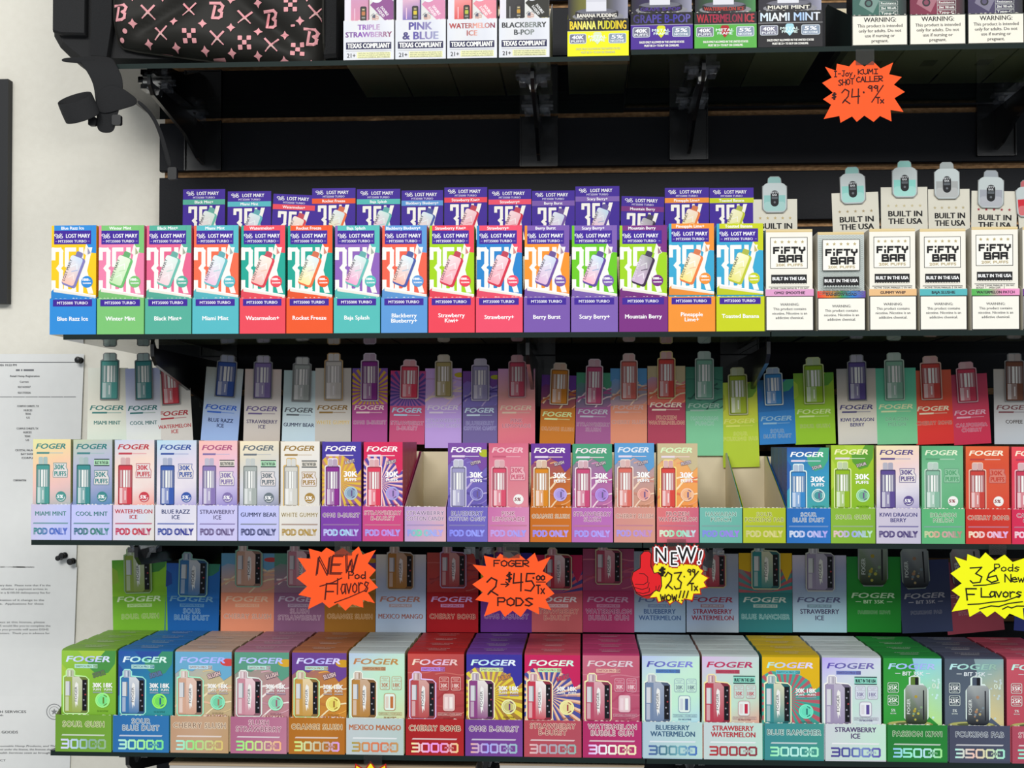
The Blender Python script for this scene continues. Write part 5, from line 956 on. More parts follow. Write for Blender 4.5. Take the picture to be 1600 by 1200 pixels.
def mf_front(W, Hh, t, c):
    A = Art(W, Hh); A.clip = (0, 0, W, Hh); A.grid(0, 0, W, Hh, 5, 4, ramp(['#26242e', mixc(c, '#302e3a', .75), '#2a2834', '#9c9cb0' if c != '#58b048' else '#4a8c50'], 0, W)); y = Hh
    A.conv([(W * .3, 0), (W * .64, 0), (W * .64, y - 19), (W * .3, y - 21)], '#cfcfd8'); A.circ(W * .5, y - 7, W * .43, '#8a8a90', 24, ry=7); A.circ(W * .48, y - 14, W * .36, '#55555e', 24, ry=6); A.rect(W * .12, y - 14, W * .84, y - 8, '#28262c'); A.circ(W * .48, y - 8, W * .36, '#28262c', 24, ry=5.5)
    A.circ(W * .48, y - 15, W * .33, '#6c6c78', 24, ry=4.5); A.rect(W * .3, y - 30, W * .64, y - 15, '#dcdce4'); A.text(t, W * .48, y - 5.5, 5.6, W * .66, '#e8e4d8' if t[0] in 'BM' else mixc(c if t[0] == 'G' else '#c04030', '#404048', .2), bold=.03)
    A.text('40K', W * .5, y - 50, 18, W * .5, '#e8e8f0', bold=.03); return A
def mf_lip(W, Hh, t, c, g, sh):
    A = Art(W, Hh); A.rect(0, 0, W, 19, '#232226'); A.text(t, W / 2, 16.2, 13, W - 8, ramp(g, 4, W - 4), bold=.018)
    A.rect(0, 19, W, 19.8, mixc(c, '#ffffff', .4))
    for a, b, t1, t2 in ((.03, .31, '40K', 'PUFFS'), (.67, .96, '5%', 'NICOTINE')):
        A.rr(W * a, 23, W * b, 39, 2.8, '#d4dce4'); A.rr(W * a + 1, 24, W * b - 1, 38, 2.2, '#8494a8' if a > .5 else '#78788c'); A.text(t1, W * (a + b) / 2, 31.5, 5.8, W * .19, '#f8f8fc', bold=.03, shear=.15); A.text(t2, W * (a + b) / 2, 36.8, 3.6, W * .22, '#f0f4f8', bold=.02)
    cx = W * .49; A.conv([(cx - 6.5, 23), (cx - 4, 20.8), (cx + 4, 20.8), (cx + 6.5, 23), (cx + 6.5, 33), (cx, 40.5), (cx - 6.5, 33)], sh)
    A.text('METAL', cx, 30.5, 4.4, W * .29, '#e8fcf8', bold=.02, sx=1.2); A.text('FRAME', cx, 35.6, 4, W * .24, '#e8fcf8', bold=.02, sx=1.2)
    A.text('SALES ONLY ALLOWED IN THE UNITED STATES', W / 2, 48.6, 3.2, W * .72, '#f0eee8' if c != '#f2ee1c' else '#d8d890', bold=.04); A.text('MUST BE 21+ TO BUY OR CONSUME.', W / 2, 54.2, 3.2, W * .56, '#f0eee8' if c != '#f2ee1c' else '#d8d890', bold=.04)
    return A
for i, (x0, x1, yl, yb, t, c, g, sh, cw) in enumerate([
  (886, 983, 25, 83.5, 'BANANA PUDDING', '#f2ee1c', ['#f0d020', '#f4f080', '#d8d020', '#f0c830'], '#dce8c0', 'bright yellow'),
  (985, 1083, 18, 76, 'GRAPE B-POP', '#4c2c94', ['#3c3470', '#5448a0', '#3830a0', '#6860a8'], '#dce028', 'violet'),
  (1084.5, 1183, 19, 76, 'WATERMELON ICE', '#58b048', ['#b83038', '#a82848', '#8c2440', '#c84048'], '#b02430', 'leaf green'),
  (1184, 1286, 18, 76, 'MIAMI MINT', '#1c1b20', ['#d0e4f8', '#f4f8fc', '#a0c4f4', '#f0f0f8'], '#a8dce8', 'black')]):
    Yf = -.2505; z0 = ZL1 if i == 0 else ZR1; yc = -75; u = ux(x0, x1, Yf); hc = (yb - yc) * u
    r, u, w_, xc = tray(x0, x1, yl, yb, Yf, z0, .165, hc - .003, c, mixc(c, '#202020', .6), mf_lip(x1 - x0 - .8, yb - yl, t, c, g, sh), 'tray with a %s lip under dark fruit lettering, top shelf' % cw, 'shield-badged trays on the top shelf', None, backh=hc - .01)
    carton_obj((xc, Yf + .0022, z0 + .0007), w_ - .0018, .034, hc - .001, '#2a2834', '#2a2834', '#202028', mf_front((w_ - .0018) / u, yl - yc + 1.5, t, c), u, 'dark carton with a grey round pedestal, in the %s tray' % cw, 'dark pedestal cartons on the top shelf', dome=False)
def wn_front(W, Hh, c):
    A = Art(W, Hh); A.clip = (0, 0, W, Hh); A.grid(0, 0, W, Hh, 5, 4, ramp([mixc(c, '#20222a', .55), mixc(c, '#1c1c22', .4), '#24262a'], 0, W)); y = Hh
    A.poly([(W * .12, y - 20), (W * .22, y - 42), (W * .52, y - 30), (W * .38, y - 6)], mixc(c, '#a8a8a8', .35)); A.circ(W * .30, y - 22, 6.5, '#2a2a30', 14); A.circ(W * .30, y - 22, 4, mixc(c, '#505058', .5), 12)
    for k, t in enumerate(('Resistance', '20ml  900 mAh', 'Type-C')): 
        A.frame(W * .5, y - 25 + k * 8, W * .84, y - 18.6 + k * 8, .6, '#c8ccc8'); A.text(t, W * .67, y - 20 + k * 8, 3.6, W * .28, '#eef0ea', bold=.02)
    return A
def wn_lip(W, Hh, grey=0):
    A = Art(W, Hh)
    A.rect(0, 0, W, Hh, '#26302c'); A.rect(1, 1.4, W - 1.4, Hh - 1, '#f4efe0'); A.text('WARNING:', W / 2, 11, 7.2, W * .58, '#2c2c2c', bold=.02)
    for k, t in enumerate(('This product is intended', 'only for adults. Do not', 'use if nursing or', 'pregnant.')): A.text(t, W / 2, 19.5 + 8 * k, 5, None, '#4c4a46', bold=.02, maxw=W - 6, sx=.98)
    return A
for i, (x0, x1, yl, yb, c, cw) in enumerate([(1331, 1419, 26, 74.5, '#4c8878', 'dark green'), (1421, 1510, 26, 74.5, '#a83458', 'maroon'), (1512, 1601, 22, 70.5, '#5c507c', 'plum grey'), (1603, 1692, 22, 70.5, '#305080', 'dark blue')]):
    Yf = -.2505; z0 = ZR1; yc = -75; u = ux(x0, x1, Yf); hc = (yb - yc) * u
    r, u, w_, xc = tray(x0, x1, yl, yb, Yf, z0, .165, hc - .003, '#f4efe0', '#1c2826', wn_lip(x1 - x0 - .8, yb - yl), 'warning-lettered cream tray holding the %s carton, top shelf' % cw, 'warning-lettered trays on the top shelf', None, backh=hc - .01)
    carton_obj((xc, Yf + .0022, z0 + .0007), w_ - .0018, .034, hc - .001, mixc(c, '#20222a', .6), '#24262a', '#202226', wn_front((w_ - .0018) / u, yl - yc + 1.5, c), u, '%s carton with boxed white specifications, top shelf' % cw, 'dark specification cartons on the top shelf', dome=False)
    mb = MB(); mb.box(-.001, .019, .06, .088, .00015, .00035, '#8c8c88')
    for k in range(9): mb.box(.0005, .0175, .0625 + k * .0028, .0635 + k * .0028, .00005, .00014, '#303030')
    o = mb.build('barcode_label', M['paper'], r); o.location.z = -.0004 + .0003

# ------------------------------------------------------------------ sale signs taped to the shelf edges
def sign(outline, Y, col, art, label, tape, border=None, name='price_sign'):
    cx = sum(p[0] for p in outline) / len(outline); cy = sum(p[1] for p in outline) / len(outline)
    c0 = at(cx, cy, Y); u = ux(cx - 50, cx + 50, Y); T = lambda p: ((p[0] - cx) * u, (cy - p[1]) * u)
    r = thing(name, c0, label, 'sign', 'star price signs taped to shelf edges')
    mb = MB(); mb.extrude_xz([T(p) for p in outline], -.0003, .0003, border or col, col)
    A = Art(); art(A)
    mb.art(A, u, -cx * u, cy * u, -.00035); mb.build('star_card', M['neon'], r)
    if tape:
        mb = MB(); x0, y0, x1, y1 = tape; a, b = T((x0, y0)), T((x1, y1))
        mb.box(a[0], b[0], -.0011, -.0009, b[1], a[1], '#ffffff'); mb.build('clear_tape_strip', M['tape'], r)
    return r
def pts(raw, ox, oy, k): return [(ox + a / k, oy + b / k) for a, b in raw]
INK = '#2c0c0a'
def a1(A):
    A.hand('I-Joy,', 1303, 110, 35, 9, 1.3, INK, slant=-.0, drop=-.05); A.hand('KUMI', 1341, 108, 31, 7.5, 1.3, INK, drop=-.02)
    A.hand('SHOT', 1310, 124, 24, 9, 1.3, INK, drop=-.12); A.hand('CALLER', 1338, 120, 41, 8, 1.3, INK, drop=-.04)
    A.hand('$', 1300, 145, 6, 9, 1.8, INK); A.hand('24', 1315, 139, 28, 23, 1.5, INK); A.hand('.', 1348, 127, 4, 18, 2, INK); A.hand('99', 1356, 134, 16, 9, 1.4, INK); A.hand('/', 1362, 136, 18, 22, 1.4, INK); A.hand('Tx', 1369, 153, 12, 9, 1.4, INK)
sign(pts([(210,440),(283,468),(290,420),(372,440),(410,398),(475,442),(530,405),(582,458),(668,418),(640,498),(725,518),(672,570),(745,620),(675,662),(735,757),(648,742),(655,820),(578,782),(535,822),(473,778),(422,820),(390,782),(312,825),(305,778),(200,797),(250,700),(195,662),(262,618),(190,550),(255,515)], 1240, 0, 4.286), -.258, '#ff5a22', a1, 'orange star sign hanging under the top shelf, priced 24.99', (1337, 76, 1366, 101))
def a2(A):
    c = '#4c1410'
    A.hand('NEW', 494, 872, 60, 27, 1.4, c, slant=.12, drop=-.12); A.hand('NEW', 496, 870, 60, 27, 1.2, c, slant=.12, drop=-.12)
    A.hand('Pod', 545, 893, 26, 11, 1.4, INK); A.hand('F', 508, 912, 16, 24, 1.8, c, slant=.1); A.hand('lavors', 524, 904, 52, 24, 1.5, c, drop=-.12, gap=.2); A.stroke([(500, 916), (520, 910), (534, 903)], 1.6, c); A.stroke([(523, 941), (545, 933), (570, 922), (576, 910)], 1.4, c)
sign(pts([(408,60),(475,78),(500,55),(545,78),(585,55),(625,85),(668,48),(688,90),(757,65),(715,135),(757,168),(722,208),(768,258),(715,285),(752,338),(690,322),(692,362),(635,345),(600,378),(560,340),(515,365),(480,335),(405,372),(420,312),(355,298),(400,255),(345,212),(395,175),(350,108),(418,112)], 360, 840, 3.3333), -.308, '#ff5a22', a2, 'orange star sign with reddish handwriting about new pod flavors', (523, 846, 550, 868))
def a3(A):
    A.hand('FOGER', 772, 876, 54, 9, 1.6, INK); A.hand('2', 761, 903, 17, 27, 1.9, INK); A.hand('>', 783, 907, 12, 12, 1.5, INK); A.hand('$', 791, 895, 9, 13, 1.6, INK); A.hand('45', 802, 896, 33, 27, 1.8, INK); A.hand('.', 832, 893, 4, 10, 2.2, INK); A.hand('00', 838, 899, 13, 7, 1.6, INK)
    A.stroke([(838, 909), (852, 909)], 1.3, INK); A.hand('Tx', 838, 914, 13, 13, 1.5, INK); A.hand('PODS', 778, 934, 54, 12, 1.7, INK)
sign(pts([(120,95),(185,110),(205,85),(250,110),(300,85),(340,118),(385,80),(402,125),(467,100),(425,175),(480,205),(440,240),(487,290),(440,320),(470,375),(405,360),(408,398),(345,368),(312,412),(270,380),(230,412),(205,378),(122,410),(145,338),(75,325),(115,285),(60,245),(120,205),(62,142),(132,150)], 720, 840, 3.3333), -.308, '#ff5a22', a3, 'orange star sign handwritten with a two-for-forty-five pod price', (786, 850, 812, 872))
def a5(A):
    A.hand('3', 1516, 886, 19, 25, 1.8, '#1c1c10'); A.hand('6', 1542, 888, 18, 22, 1.8, '#1c1c10'); A.hand('Pods', 1554, 881, 39, 11, 1.4, '#1c1c10'); A.hand('New', 1570, 897, 30, 12, 1.5, '#1c1c10', gap=.1)
    A.stroke([(1521, 915), (1540, 914), (1561, 910)], 1.8, '#1c1c10'); A.hand('F', 1511, 920, 16, 18, 1.9, '#1c1c10', slant=-.1); A.hand('L', 1533, 919, 14, 14, 1.8, '#1c1c10'); A.hand('avors', 1546, 919, 50, 14, 1.7, '#1c1c10', gap=.15)
    A.stroke([(1512, 945), (1530, 944), (1550, 941), (1570, 939), (1592, 931)], 1.8, '#1c1c10'); A.stroke([(1530, 952), (1548, 947), (1560, 948), (1575, 943), (1597, 940)], 1.8, '#1c1c10'); A.stroke([(1566, 952), (1574, 948), (1580, 950), (1588, 947), (1600, 947), (1612, 942)], 1.8, '#1c1c10')
sign(pts([(110,180),(285,240),(295,140),(470,210),(555,115),(690,235),(830,145),(945,255),(1130,190),(1110,330),(1300,420),(1160,560),(1300,680),(1150,800),(1220,960),(1085,920),(1100,1095),(895,1005),(825,1085),(685,975),(570,1060),(475,970),(320,1060),(295,945),(65,985),(185,765),(62,675),(210,570),(50,425),(195,330)], 1480, 850, 9.233), -.308, '#f8fa12', a5, 'bright yellow star sign about thirty-six new pod flavors, far right', (1545, 850, 1572, 866))
K9 = lambda raw: pts(raw, 960, 840, 9.229)
burst4 = K9([(548,300),(590,150),(930,120),(1290,170),(1310,260),(1235,440),(1295,470),(1265,520),(1372,575),(1300,640),(1345,715),(1240,740),(1255,820),(1150,820),(1130,915),(1010,890),(970,970),(880,910),(795,975),(745,905),(625,945),(600,870),(470,885),(400,862),(310,812),(262,700),(235,600),(260,500),(365,450),(370,260),(430,190),(500,185),(545,235)])
def a4(A):
    yel = K9([(560,420),(600,360),(1200,390),(1235,445),(1280,475),(1252,522),(1352,578),(1288,640),(1325,705),(1228,732),(1240,805),(1140,808),(1120,900),(1005,878),(968,955),(882,898),(797,958),(750,892),(635,930),(608,858),(500,872),(560,800)])
    A.poly(yel, '#fbea24'); A.stroke(yel, .9, '#b02018', True)
    hand = K9([(372,440),(380,250),(425,200),(495,195),(535,235),(525,330),(525,410),(575,515),(640,500),(675,560),(682,700),(650,778),(600,760),(512,825),(400,848),(318,800),(275,700),(245,600),(268,505)])
    A.poly(hand, '#e01c24'); A.stroke(hand, 1.3, '#1c0c0c', True)
    for q in ([(360,520),(430,525),(480,570),(480,640),(420,680),(300,675)], [(285,720),(400,750),(480,725),(500,650)], [(310,785),(410,810),(500,785),(505,730)], [(600,700),(600,760)], [(620,770),(650,690)]): A.stroke(K9(q), 1.1, '#3c0c10')
    for ch, x, y, h in (('N', 671, 350, 205), ('E', 860, 395, 190), ('W', 1045, 350, 215), ('!', 1215, 372, 190)):
        p = K9([(x, y)])[0]; A.text(ch, p[0], p[1], h / 9.229, None, '#141212', bold=.03, outline='#b01c1c', ow=.13, sx=.82)
    for ch, x, y, h in (('N', 671, 350, 205), ('E', 860, 395, 190), ('W', 1045, 350, 215), ('!', 1215, 372, 190)):
        p = K9([(x, y)])[0]; A.text(ch, p[0], p[1], h / 9.229, None, '#141212', bold=.035, outline='#ffffff', ow=.05, rot=12 if ch == '!' else 0, sx=.82)
    A.hand('$', 1030, 887, 9, 11, 2.4, '#1c1408'); A.hand('23', 1039, 894, 26, 26, 1.6, '#281408'); A.hand('.', 1068, 884, 3, 17, 1.6, '#281408'); A.hand('99', 1074, 889, 12, 9, 1.4, '#281408'); A.hand('/', 1074, 894, 17, 18, 1.6, '#281408'); A.hand('Tx', 1078, 911, 12, 11, 1.5, '#281408')
    A.hand('WOW', 1032, 929, 25, 9, 1.5, '#281408'); A.hand('!!!', 1058, 923, 16, 15, 1.5, '#281408', slant=.2)
sign(burst4, -.308, '#fbea24', a4, 'yellow burst sign with a red thumb, black NEW and 23.99', (1042, 842, 1072, 860), border='#b02018')
sb = starburst(579, 1240, 58, 50, 15, .76, .04, 5, rot=-math.pi / 2)
def a6(A):
    A.poly([(579 + (p[0] - 579) * .93, 1240 + (p[1] - 1240) * .93) for p in sb], '#fbea24')
sign(sb, -.308, '#b81c1c', a6, 'red-edged yellow star sign peeking up at the bottom edge', (569, 1181, 597, 1194), border='#b81c1c')

# ------------------------------------------------------------------ papers, pins and frame on the white wall
YW = 0.022
def sheet(corners, art, label, crease=None, name='paper_notice'):
    """corners px TL,TR,BR,BL on the wall"""
    c0 = at((corners[0][0] + corners[2][0]) / 2, (corners[0][1] + corners[2][1]) / 2, YW - .002)
    def S(px, py):
        a = at(px, py, YW - .002); t = (py - corners[0][1]) / (corners[2][1] - corners[0][1]); s_ = max(0, (px - corners[1][0] + 60) / 60)
        dy = -.0007 * s_ * (1 + math.sin(3 * t + 1)) - (.004 * max(0, t - .8) * s_)
        if crease: dy -= .0022 * max(0, 1 - abs(py - crease) / 26)
        return (a.x - c0.x, a.y - c0.y + dy, a.z - c0.z)
    r = thing(name, c0, label, 'paper', 'papers pinned to the white wall')
    mb = MB(); nx, ny = 16, 16; TL, TR, BR, BL = corners
    def Q(i, j):
        s_, t = i / nx, j / ny; return (TL[0] * (1 - s_) * (1 - t) + TR[0] * s_ * (1 - t) + BR[0] * s_ * t + BL[0] * (1 - s_) * t, TL[1] * (1 - s_) * (1 - t) + TR[1] * s_ * (1 - t) + BR[1] * s_ * t + BL[1] * (1 - s_) * t)
    for i in range(nx):
        for j in range(ny): mb.face([S(*Q(i, j)), S(*Q(i, j + 1)), S(*Q(i + 1, j + 1)), S(*Q(i + 1, j))], H('#e9eae8'))
    mb.build('sheet', M['paper'], r)
    A = Art(); S2 = art(A)
    def fn(x, y, l): p = S(x, y); return (p[0], p[1] - .0001 - l * 1e-5, p[2])
    mb = MB(); mb.art(A, 0, 0, 0, 0, fn=fn); mb.build('printed_text', M['paper'], r)
    if S2: mb = MB(); mb.art(S2, 0, 0, 0, 0, fn=fn); mb.build('round_seal', M['paper'], r)
    return r
TX = '#55565a'
def p1(A):
    for k in range(9):
        A.rect(-60 + 20 * k, 565.6, -40 + 20 * k, 566.8, '#606266'); A.rect(-60 + 20 * k, 619.6, -41 + 20 * k, 620.6, '#808286')
    A.text('02/2026 10:22 PM', 8, 572, 3.2, 36, TX, bold=.02)
    A.rect(25, 577, 31, 579.6, '#77787c'); A.rect(33, 577, 35, 579.6, '#77787c'); A.rect(37, 577, 53, 579.6, '#77787c')
    for t, x, y, w_ in (('Retail Hemp Registration', 39, 589, 46), ('Current', 38, 598, 14), ('02/16/2027', 38, 606, 20), ('02/17/2026', 38, 615, 20), ('CORPUS CHRISTI, TX', 44, 636, 34), ('NUECES', 44, 642.5, 13), ('TEXAS', 44, 648, 9), ('US', 44, 654, 5),
        ('CORPUS CHRISTI, TX', 43, 671, 34), ('NUECES', 43, 677, 13), ('TEXAS', 43, 683, 9), ('US', 43, 689, 5), ('CRYSTAL PALACE', 40, 705, 32), ('BAY SHORE', 44, 711, 22), ('CORPUS', 44, 717, 20), ('CORPORATION', 31, 752, 20)):
        A.text(t, x, y, 2.9, w_, TX, bold=.015)
sheet([(-90, 553), (132, 553), (119, 887), (-92, 887)], p1, 'white sheet of small centred print, upper one on the wall')
def p2(A):
    for k, (t, x1) in enumerate((('for the anniversary date.  Please note that if in the', 79), ('registration date, whether a payment arrives in', 74), ('date will result in a $100.00 delinquency fee for', 79), (None, 0), ('assets, or a combination of it change to the', 69), ('application and fee.  Applications for these', 68), (None, 0), (None, 0), (None, 0), (None, 0), ('application process at this license, please', 70), ('questions, DSHS would like you to complete the', 79), ('The information you provide will assist DSHS', 76), ('needs of its customers.  Thank you in advance for', 78))):
        if t: A.text(t, x1 - 58, 916 + k * 5.75, 3.0, 116, '#68696c', bold=.012)
    A.text('HEALTH SERVICES', 8, 1114, 3.8, 66, '#3c3d40', bold=.015); A.text('Health', -4, 1118.8, 2.6, 18, TX); A.text('& GOODS', 12, 1146, 4.2, 32, '#3c3d40', bold=.015)
    for k, t in enumerate(('Sale of Consumable Hemp Products, and This', 'commencement under the license, the licensee shall be', 'of State Health Services seen as brought to')): A.text(t, 30, 1167 + 5.3 * k, 2.8, 118, '#68696c', shear=.3, bold=.012)
    A.text('SUBJECT', -4, 1189.5, 3, 26, TX); S = Art(); S.stroke([(85 + 12 * math.cos(t / 3.2), 1112 + 12 * math.sin(t / 3.2)) for t in range(20)], 1.2, '#8c8d90', True); S.stroke([(85 + 8 * math.cos(t / 3.2), 1112 + 8 * math.sin(t / 3.2)) for t in range(20)], .7, '#8c8d90', True); star(S, 85, 1112, 5.5, '#8c8d90'); return S
sheet([(-95, 884), (121, 886), (106, 1290), (-96, 1290)], p2, 'creased white letter, lower one on the wall', crease=1050)
def lathe(mb, prof, n=16, col='#ffffff'):
    c = H(col)
    for (r0, y0), (r1, y1) in zip(prof, prof[1:]):
        for k in range(n):
            a, b = 2 * math.pi * k / n, 2 * math.pi * (k + 1) / n
            mb.face([(r0 * math.cos(a), y0, r0 * math.sin(a)), (r0 * math.cos(b), y0, r0 * math.sin(b)), (r1 * math.cos(b), y1, r1 * math.sin(b)), (r1 * math.cos(a), y1, r1 * math.sin(a))], c)
for px, py, lab in ((125, 563, 'black push pin at the top corner of the upper sheet'), (100, 868, 'black push pin, upper one of the close trio near the sheet corner'), (113, 877, 'black push pin, rightmost of the close trio at the sheet corner'), (94, 871.5, 'small black push pin, leftmost of the close trio')):
    p = at(px, py, YW - .006); r = thing('push_pin', p, lab, 'pin', 'black push pins holding the papers'); k = .8 if px == 94 else 1
    mb = MB(); lathe(mb, [(0, -.011), (.0035 * k, -.0105), (.0048 * k, -.0085), (.0042 * k, -.006), (.0026 * k, -.004), (.0026 * k, .0), (.0045 * k, .0015), (.0045 * k, .003), (0, .003)]); o = mb.build('pin_head', M['pin'], r, smooth=True)
    mb = MB(); lathe(mb, [(.0005, .003), (.0005, .008)], 6); mb.build('pin_shank', M['blackmetal'], r)
f0 = at(14, 124, YW - .012); f1 = at(14, 474, YW - .012); fr = thing('picture_frame', (f0.x - .11, YW - .0002, f1.z), 'black picture frame, its right edge showing at the left of the photo', 'frame')
hgt = f0.z - f1.z; b = .016
for (xa, xb, za, zb) in ((.11 - b, .11, 0, hgt), (-.11, -.11 + b, 0, hgt), (-.11 + b, .11 - b, 0, b), (-.11 + b, .11 - b, hgt - b, hgt)):
    mb = MB(); mb.box(xa, xb, -.014, 0, za, zb, '#ffffff'); o = mb.build('frame_rail', M['frame'], fr)
mb = MB(); mb.box(-.11 + b, .11 - b, -.005, -.001, b, hgt - b, '#dcd8cc'); mb.build('backing_sheet', M['paper'], fr)

# white boxes under the bottom shelf, only their upper edges in view
for (xa, xb, lab) in ((265, 742, 'long pale grey box under the bottom shelf, left of the clip bracket'), (781, 1006, 'short pale grey box under the bottom shelf, right of the clip bracket')):
    A0, A1 = at(xa, 1192, -.295), at(xb, 1192, -.295); mb = MB(); r = thing('storage_box', ((A0.x + A1.x) / 2, -.295, A0.z - .11), lab, 'box', 'pale boxes under the bottom shelf'); h_ = (A1.x - A0.x) / 2
    mb.box(-h_, h_, 0, .12, 0, .108, '#b9b6b1'); mb.build('box_body', M['paper'], r); mb = MB(); mb.box(-h_ - .0005, h_ + .0005, -.0008, .1205, .1075, .11, '#a8957c'); mb.build('lid', M['paper'], r)

# ------------------------------------------------------------------ backpack on the top shelf
bag = thing('backpack', (at(310, 90, -.16).x, -.14, ZL1), 'black backpack with pink printed pocket, lying on the top shelf', 'backpack')
BX, BY, BZ = bag.location
def loc(px, py, Y): p = at(px, py, Y); return (p.x - BX, p.y - BY, p.z - BZ)
def hull(outline, rings):
    """rings: (Y, scale about centre)"""
    mb = MB(); L = []
    for Y, k in rings:
        P = [loc(x, y, rings[1][0]) for x, y in outline]; cx = sum(p[0] for p in P) / len(P); cz = sum(p[2] for p in P) / len(P)
        L.append([(cx + (p[0] - cx) * k, Y - BY, max(.0008, cz + (p[2] - cz) * k)) for p in P])
    n = len(outline); c = H('#ffffff')
    for A, B in zip(L, L[1:]):
        for i in range(n): mb.face([A[i], A[(i + 1) % n], B[(i + 1) % n], B[i]], c)
    mb.face(L[0], c); mb.face(list(reversed(L[-1])), c); return mb
o = hull([(86, -200), (82, -60), (80, 20), (82, 58), (92, 76), (108, 90), (125, 103), (300, 106), (460, 107), (515, 104), (528, 85), (532, 20), (530, -200), (500, -260), (120, -260)],
    [(-.188, .93), (-.175, .985), (-.14, 1.0), (-.09, 1.0), (-.055, .97)]).build('main_body', M['fabric'], bag, smooth=False)
# side pocket panel and seams on the left
mb = hull([(84, -120), (83, 50), (96, 54), (134, 55), (136, -120)], [(-.199, .96), (-.196, 1), (-.187, 1)]); mb.build('side_pocket', M['fabric'], bag)
mb = hull([(146, -200), (143, 91), (168, 93), (176, 40), (178, -200)], [(-.200, .97), (-.197, 1), (-.187, 1)]); mb.build('webbing_panel', M['webbing'], bag)
mb = hull([(507, -200), (506, 92), (526, 90), (528, -200)], [(-.199, .96), (-.196, 1), (-.187, 1)]); mb.build('side_gusset', M['webbing'], bag)
# printed pocket surface
BT = [(178, 52), (181, 64), (188, 72), (210, 77), (260, 84), (330, 93), (400, 103), (450, 112), (478, 117), (492, 115), (501, 106), (504, 92)]
def bottom(x):
    for a, b in zip(BT, BT[1:]):
        if a[0] <= x <= b[0]: return a[1] + (b[1] - a[1]) * (x - a[0]) / (b[0] - a[0])
    return BT[0][1] if x < 178 else BT[-1][1]
def foldd(x, y):
    """cloth folds: two diagonal valleys plus slow waves"""
    d1 = (x - 200) * .50 + (y - 66) * .86; d2 = (x - 490) * -.62 + (y - 95) * .78
    f = .010 * math.exp(-(d1 / 13) ** 2) * math.exp(-((x - 240) / 90) ** 2) + .009 * math.exp(-(d2 / 15) ** 2) * (1 if x > 400 else math.exp(-((x - 400) / 40) ** 2))
    return f + .0018 * math.sin(x * .035 + y * .02) + .0012 * math.sin(y * .09 - x * .02)
def PS(x, y, off=0):
    bt = bottom(x); e = max(0, min(1, (bt - y) / 34.0)); ex = max(0, min(1, (x - 178) / 22.0)) * max(0, min(1, (504 - x) / 22.0))
    bul = .026 * math.sqrt(max(0, 1 - (1 - e) ** 2)) * (.35 + .65 * math.sqrt(max(0, 1 - (1 - ex) ** 2)))
    Y = -.192 - bul + foldd(x, y) * e - off
    p = loc(x, y, -.205); return (p[0], Y - BY, max(p[2], .0012))
mb = MB(); nx, ny = 60, 40; cdk = H('#23221f')
for i in range(nx):
    for j in range(ny):
        xs = [178 + 326 * (i + q) / nx for q in (0, 1)]; q = []
        for (a, b_) in ((0, 0), (0, 1), (1, 1), (1, 0)):
            x = xs[a]; y = -200 + (bottom(x) + 200) * (j + b_) / ny; q.append(PS(x, y))
        mb.face(q, cdk)
# bridge the rim back to the body
rim = [(178, -200 + (252) * k / 12) for k in range(12)] + BT + [(504, 92 - 292 * k / 12) for k in range(1, 13)]
for a, b_ in zip(rim, rim[1:]):
    p, q = PS(*a), PS(*b_); mb.face([p, q, (q[0], .0 - .04, q[2]), (p[0], -.04, p[2])], cdk)
pk = mb.build('front_pocket', M['bagprint'], bag, smooth=True)
me = pk.data; import bmesh as _bm
bm_ = _bm.new(); bm_.from_mesh(me); _bm.ops.remove_doubles(bm_, verts=bm_.verts, dist=1e-5); bm_.to_mesh(me); bm_.free(); me.shade_smooth()
A = Art(); PK = '#e8a3a8'
def sparkle(x, y, r=7): A.poly([(x, y - r), (x + r * .36, y - r * .36), (x + r, y), (x + r * .36, y + r * .36), (x, y + r), (x - r * .36, y + r * .36), (x - r, y), (x - r * .36, y - r * .36)], PK)
def cross(x, y, a=0):
    for s_ in (-1, 1):
        A.stroke([(x + s_ * 9.5, y - 9), (x - s_ * 1, y + 2)], 3.2, PK); A.stroke([(x - s_ * 1, y + 2), (x - s_ * 5, y + 6)], 2.4, '#dcb4b0'); A.stroke([(x - s_ * 5, y + 6), (x - s_ * 9, y + 10)], 1.8, PK)
def check(x, y, r=0):
    for i in range(3):
        for j in range(3):
            if (i + j) % 2 == 0: A.rr(x - 10 + i * 7, y - 10 + j * 7, x - 10 + i * 7 + 6.8, y - 10 + j * 7 + 6.8, 1, PK)
def bee(x, y, k=1):
    A.stroke([(x - 10 * k, y - 11 * k), (x + 5 * k, y - 11 * k), (x + 9 * k, y - 7 * k), (x + 7 * k, y - 2 * k), (x + 3 * k, y), (x + 7 * k, y + 3 * k), (x + 6 * k, y + 9 * k), (x + 2 * k, y + 11.5 * k), (x - 7 * k, y + 11.5 * k), (x - 3 * k, y - 6 * k)], 4.2 * k, PK)
for x, y in ((212, 0), (259, 1), (323, -2), (364, 4), (406, 9), (484, 3), (212, 41), (277, 39), (322, 43), (365, 48), (407, 54), (473, 39), (447, 58), (235, 71), (278, 77), (323, 82), (365, 86), (406, 91), (447, 99), (488, 103), (480, -40), (440, -36), (395, -42), (350, -46), (305, -42), (260, -46), (215, -40)): sparkle(x, y)
for x, y in ((236, 23), (300, 19), (385, 30), (256, 56), (344, 64), (428, 75), (497, 25), (340, -25), (250, -25), (430, -20)): cross(x, y)
for x, y in ((301, 61), (386, 71), (467, 80), (458, 14), (385, -30), (290, -30)): check(x, y)
for x, y in ((194, 24), (344, 22), (426, 33), (490, 62), (215, -70), (300, -70), (385, -70)): bee(x, y)
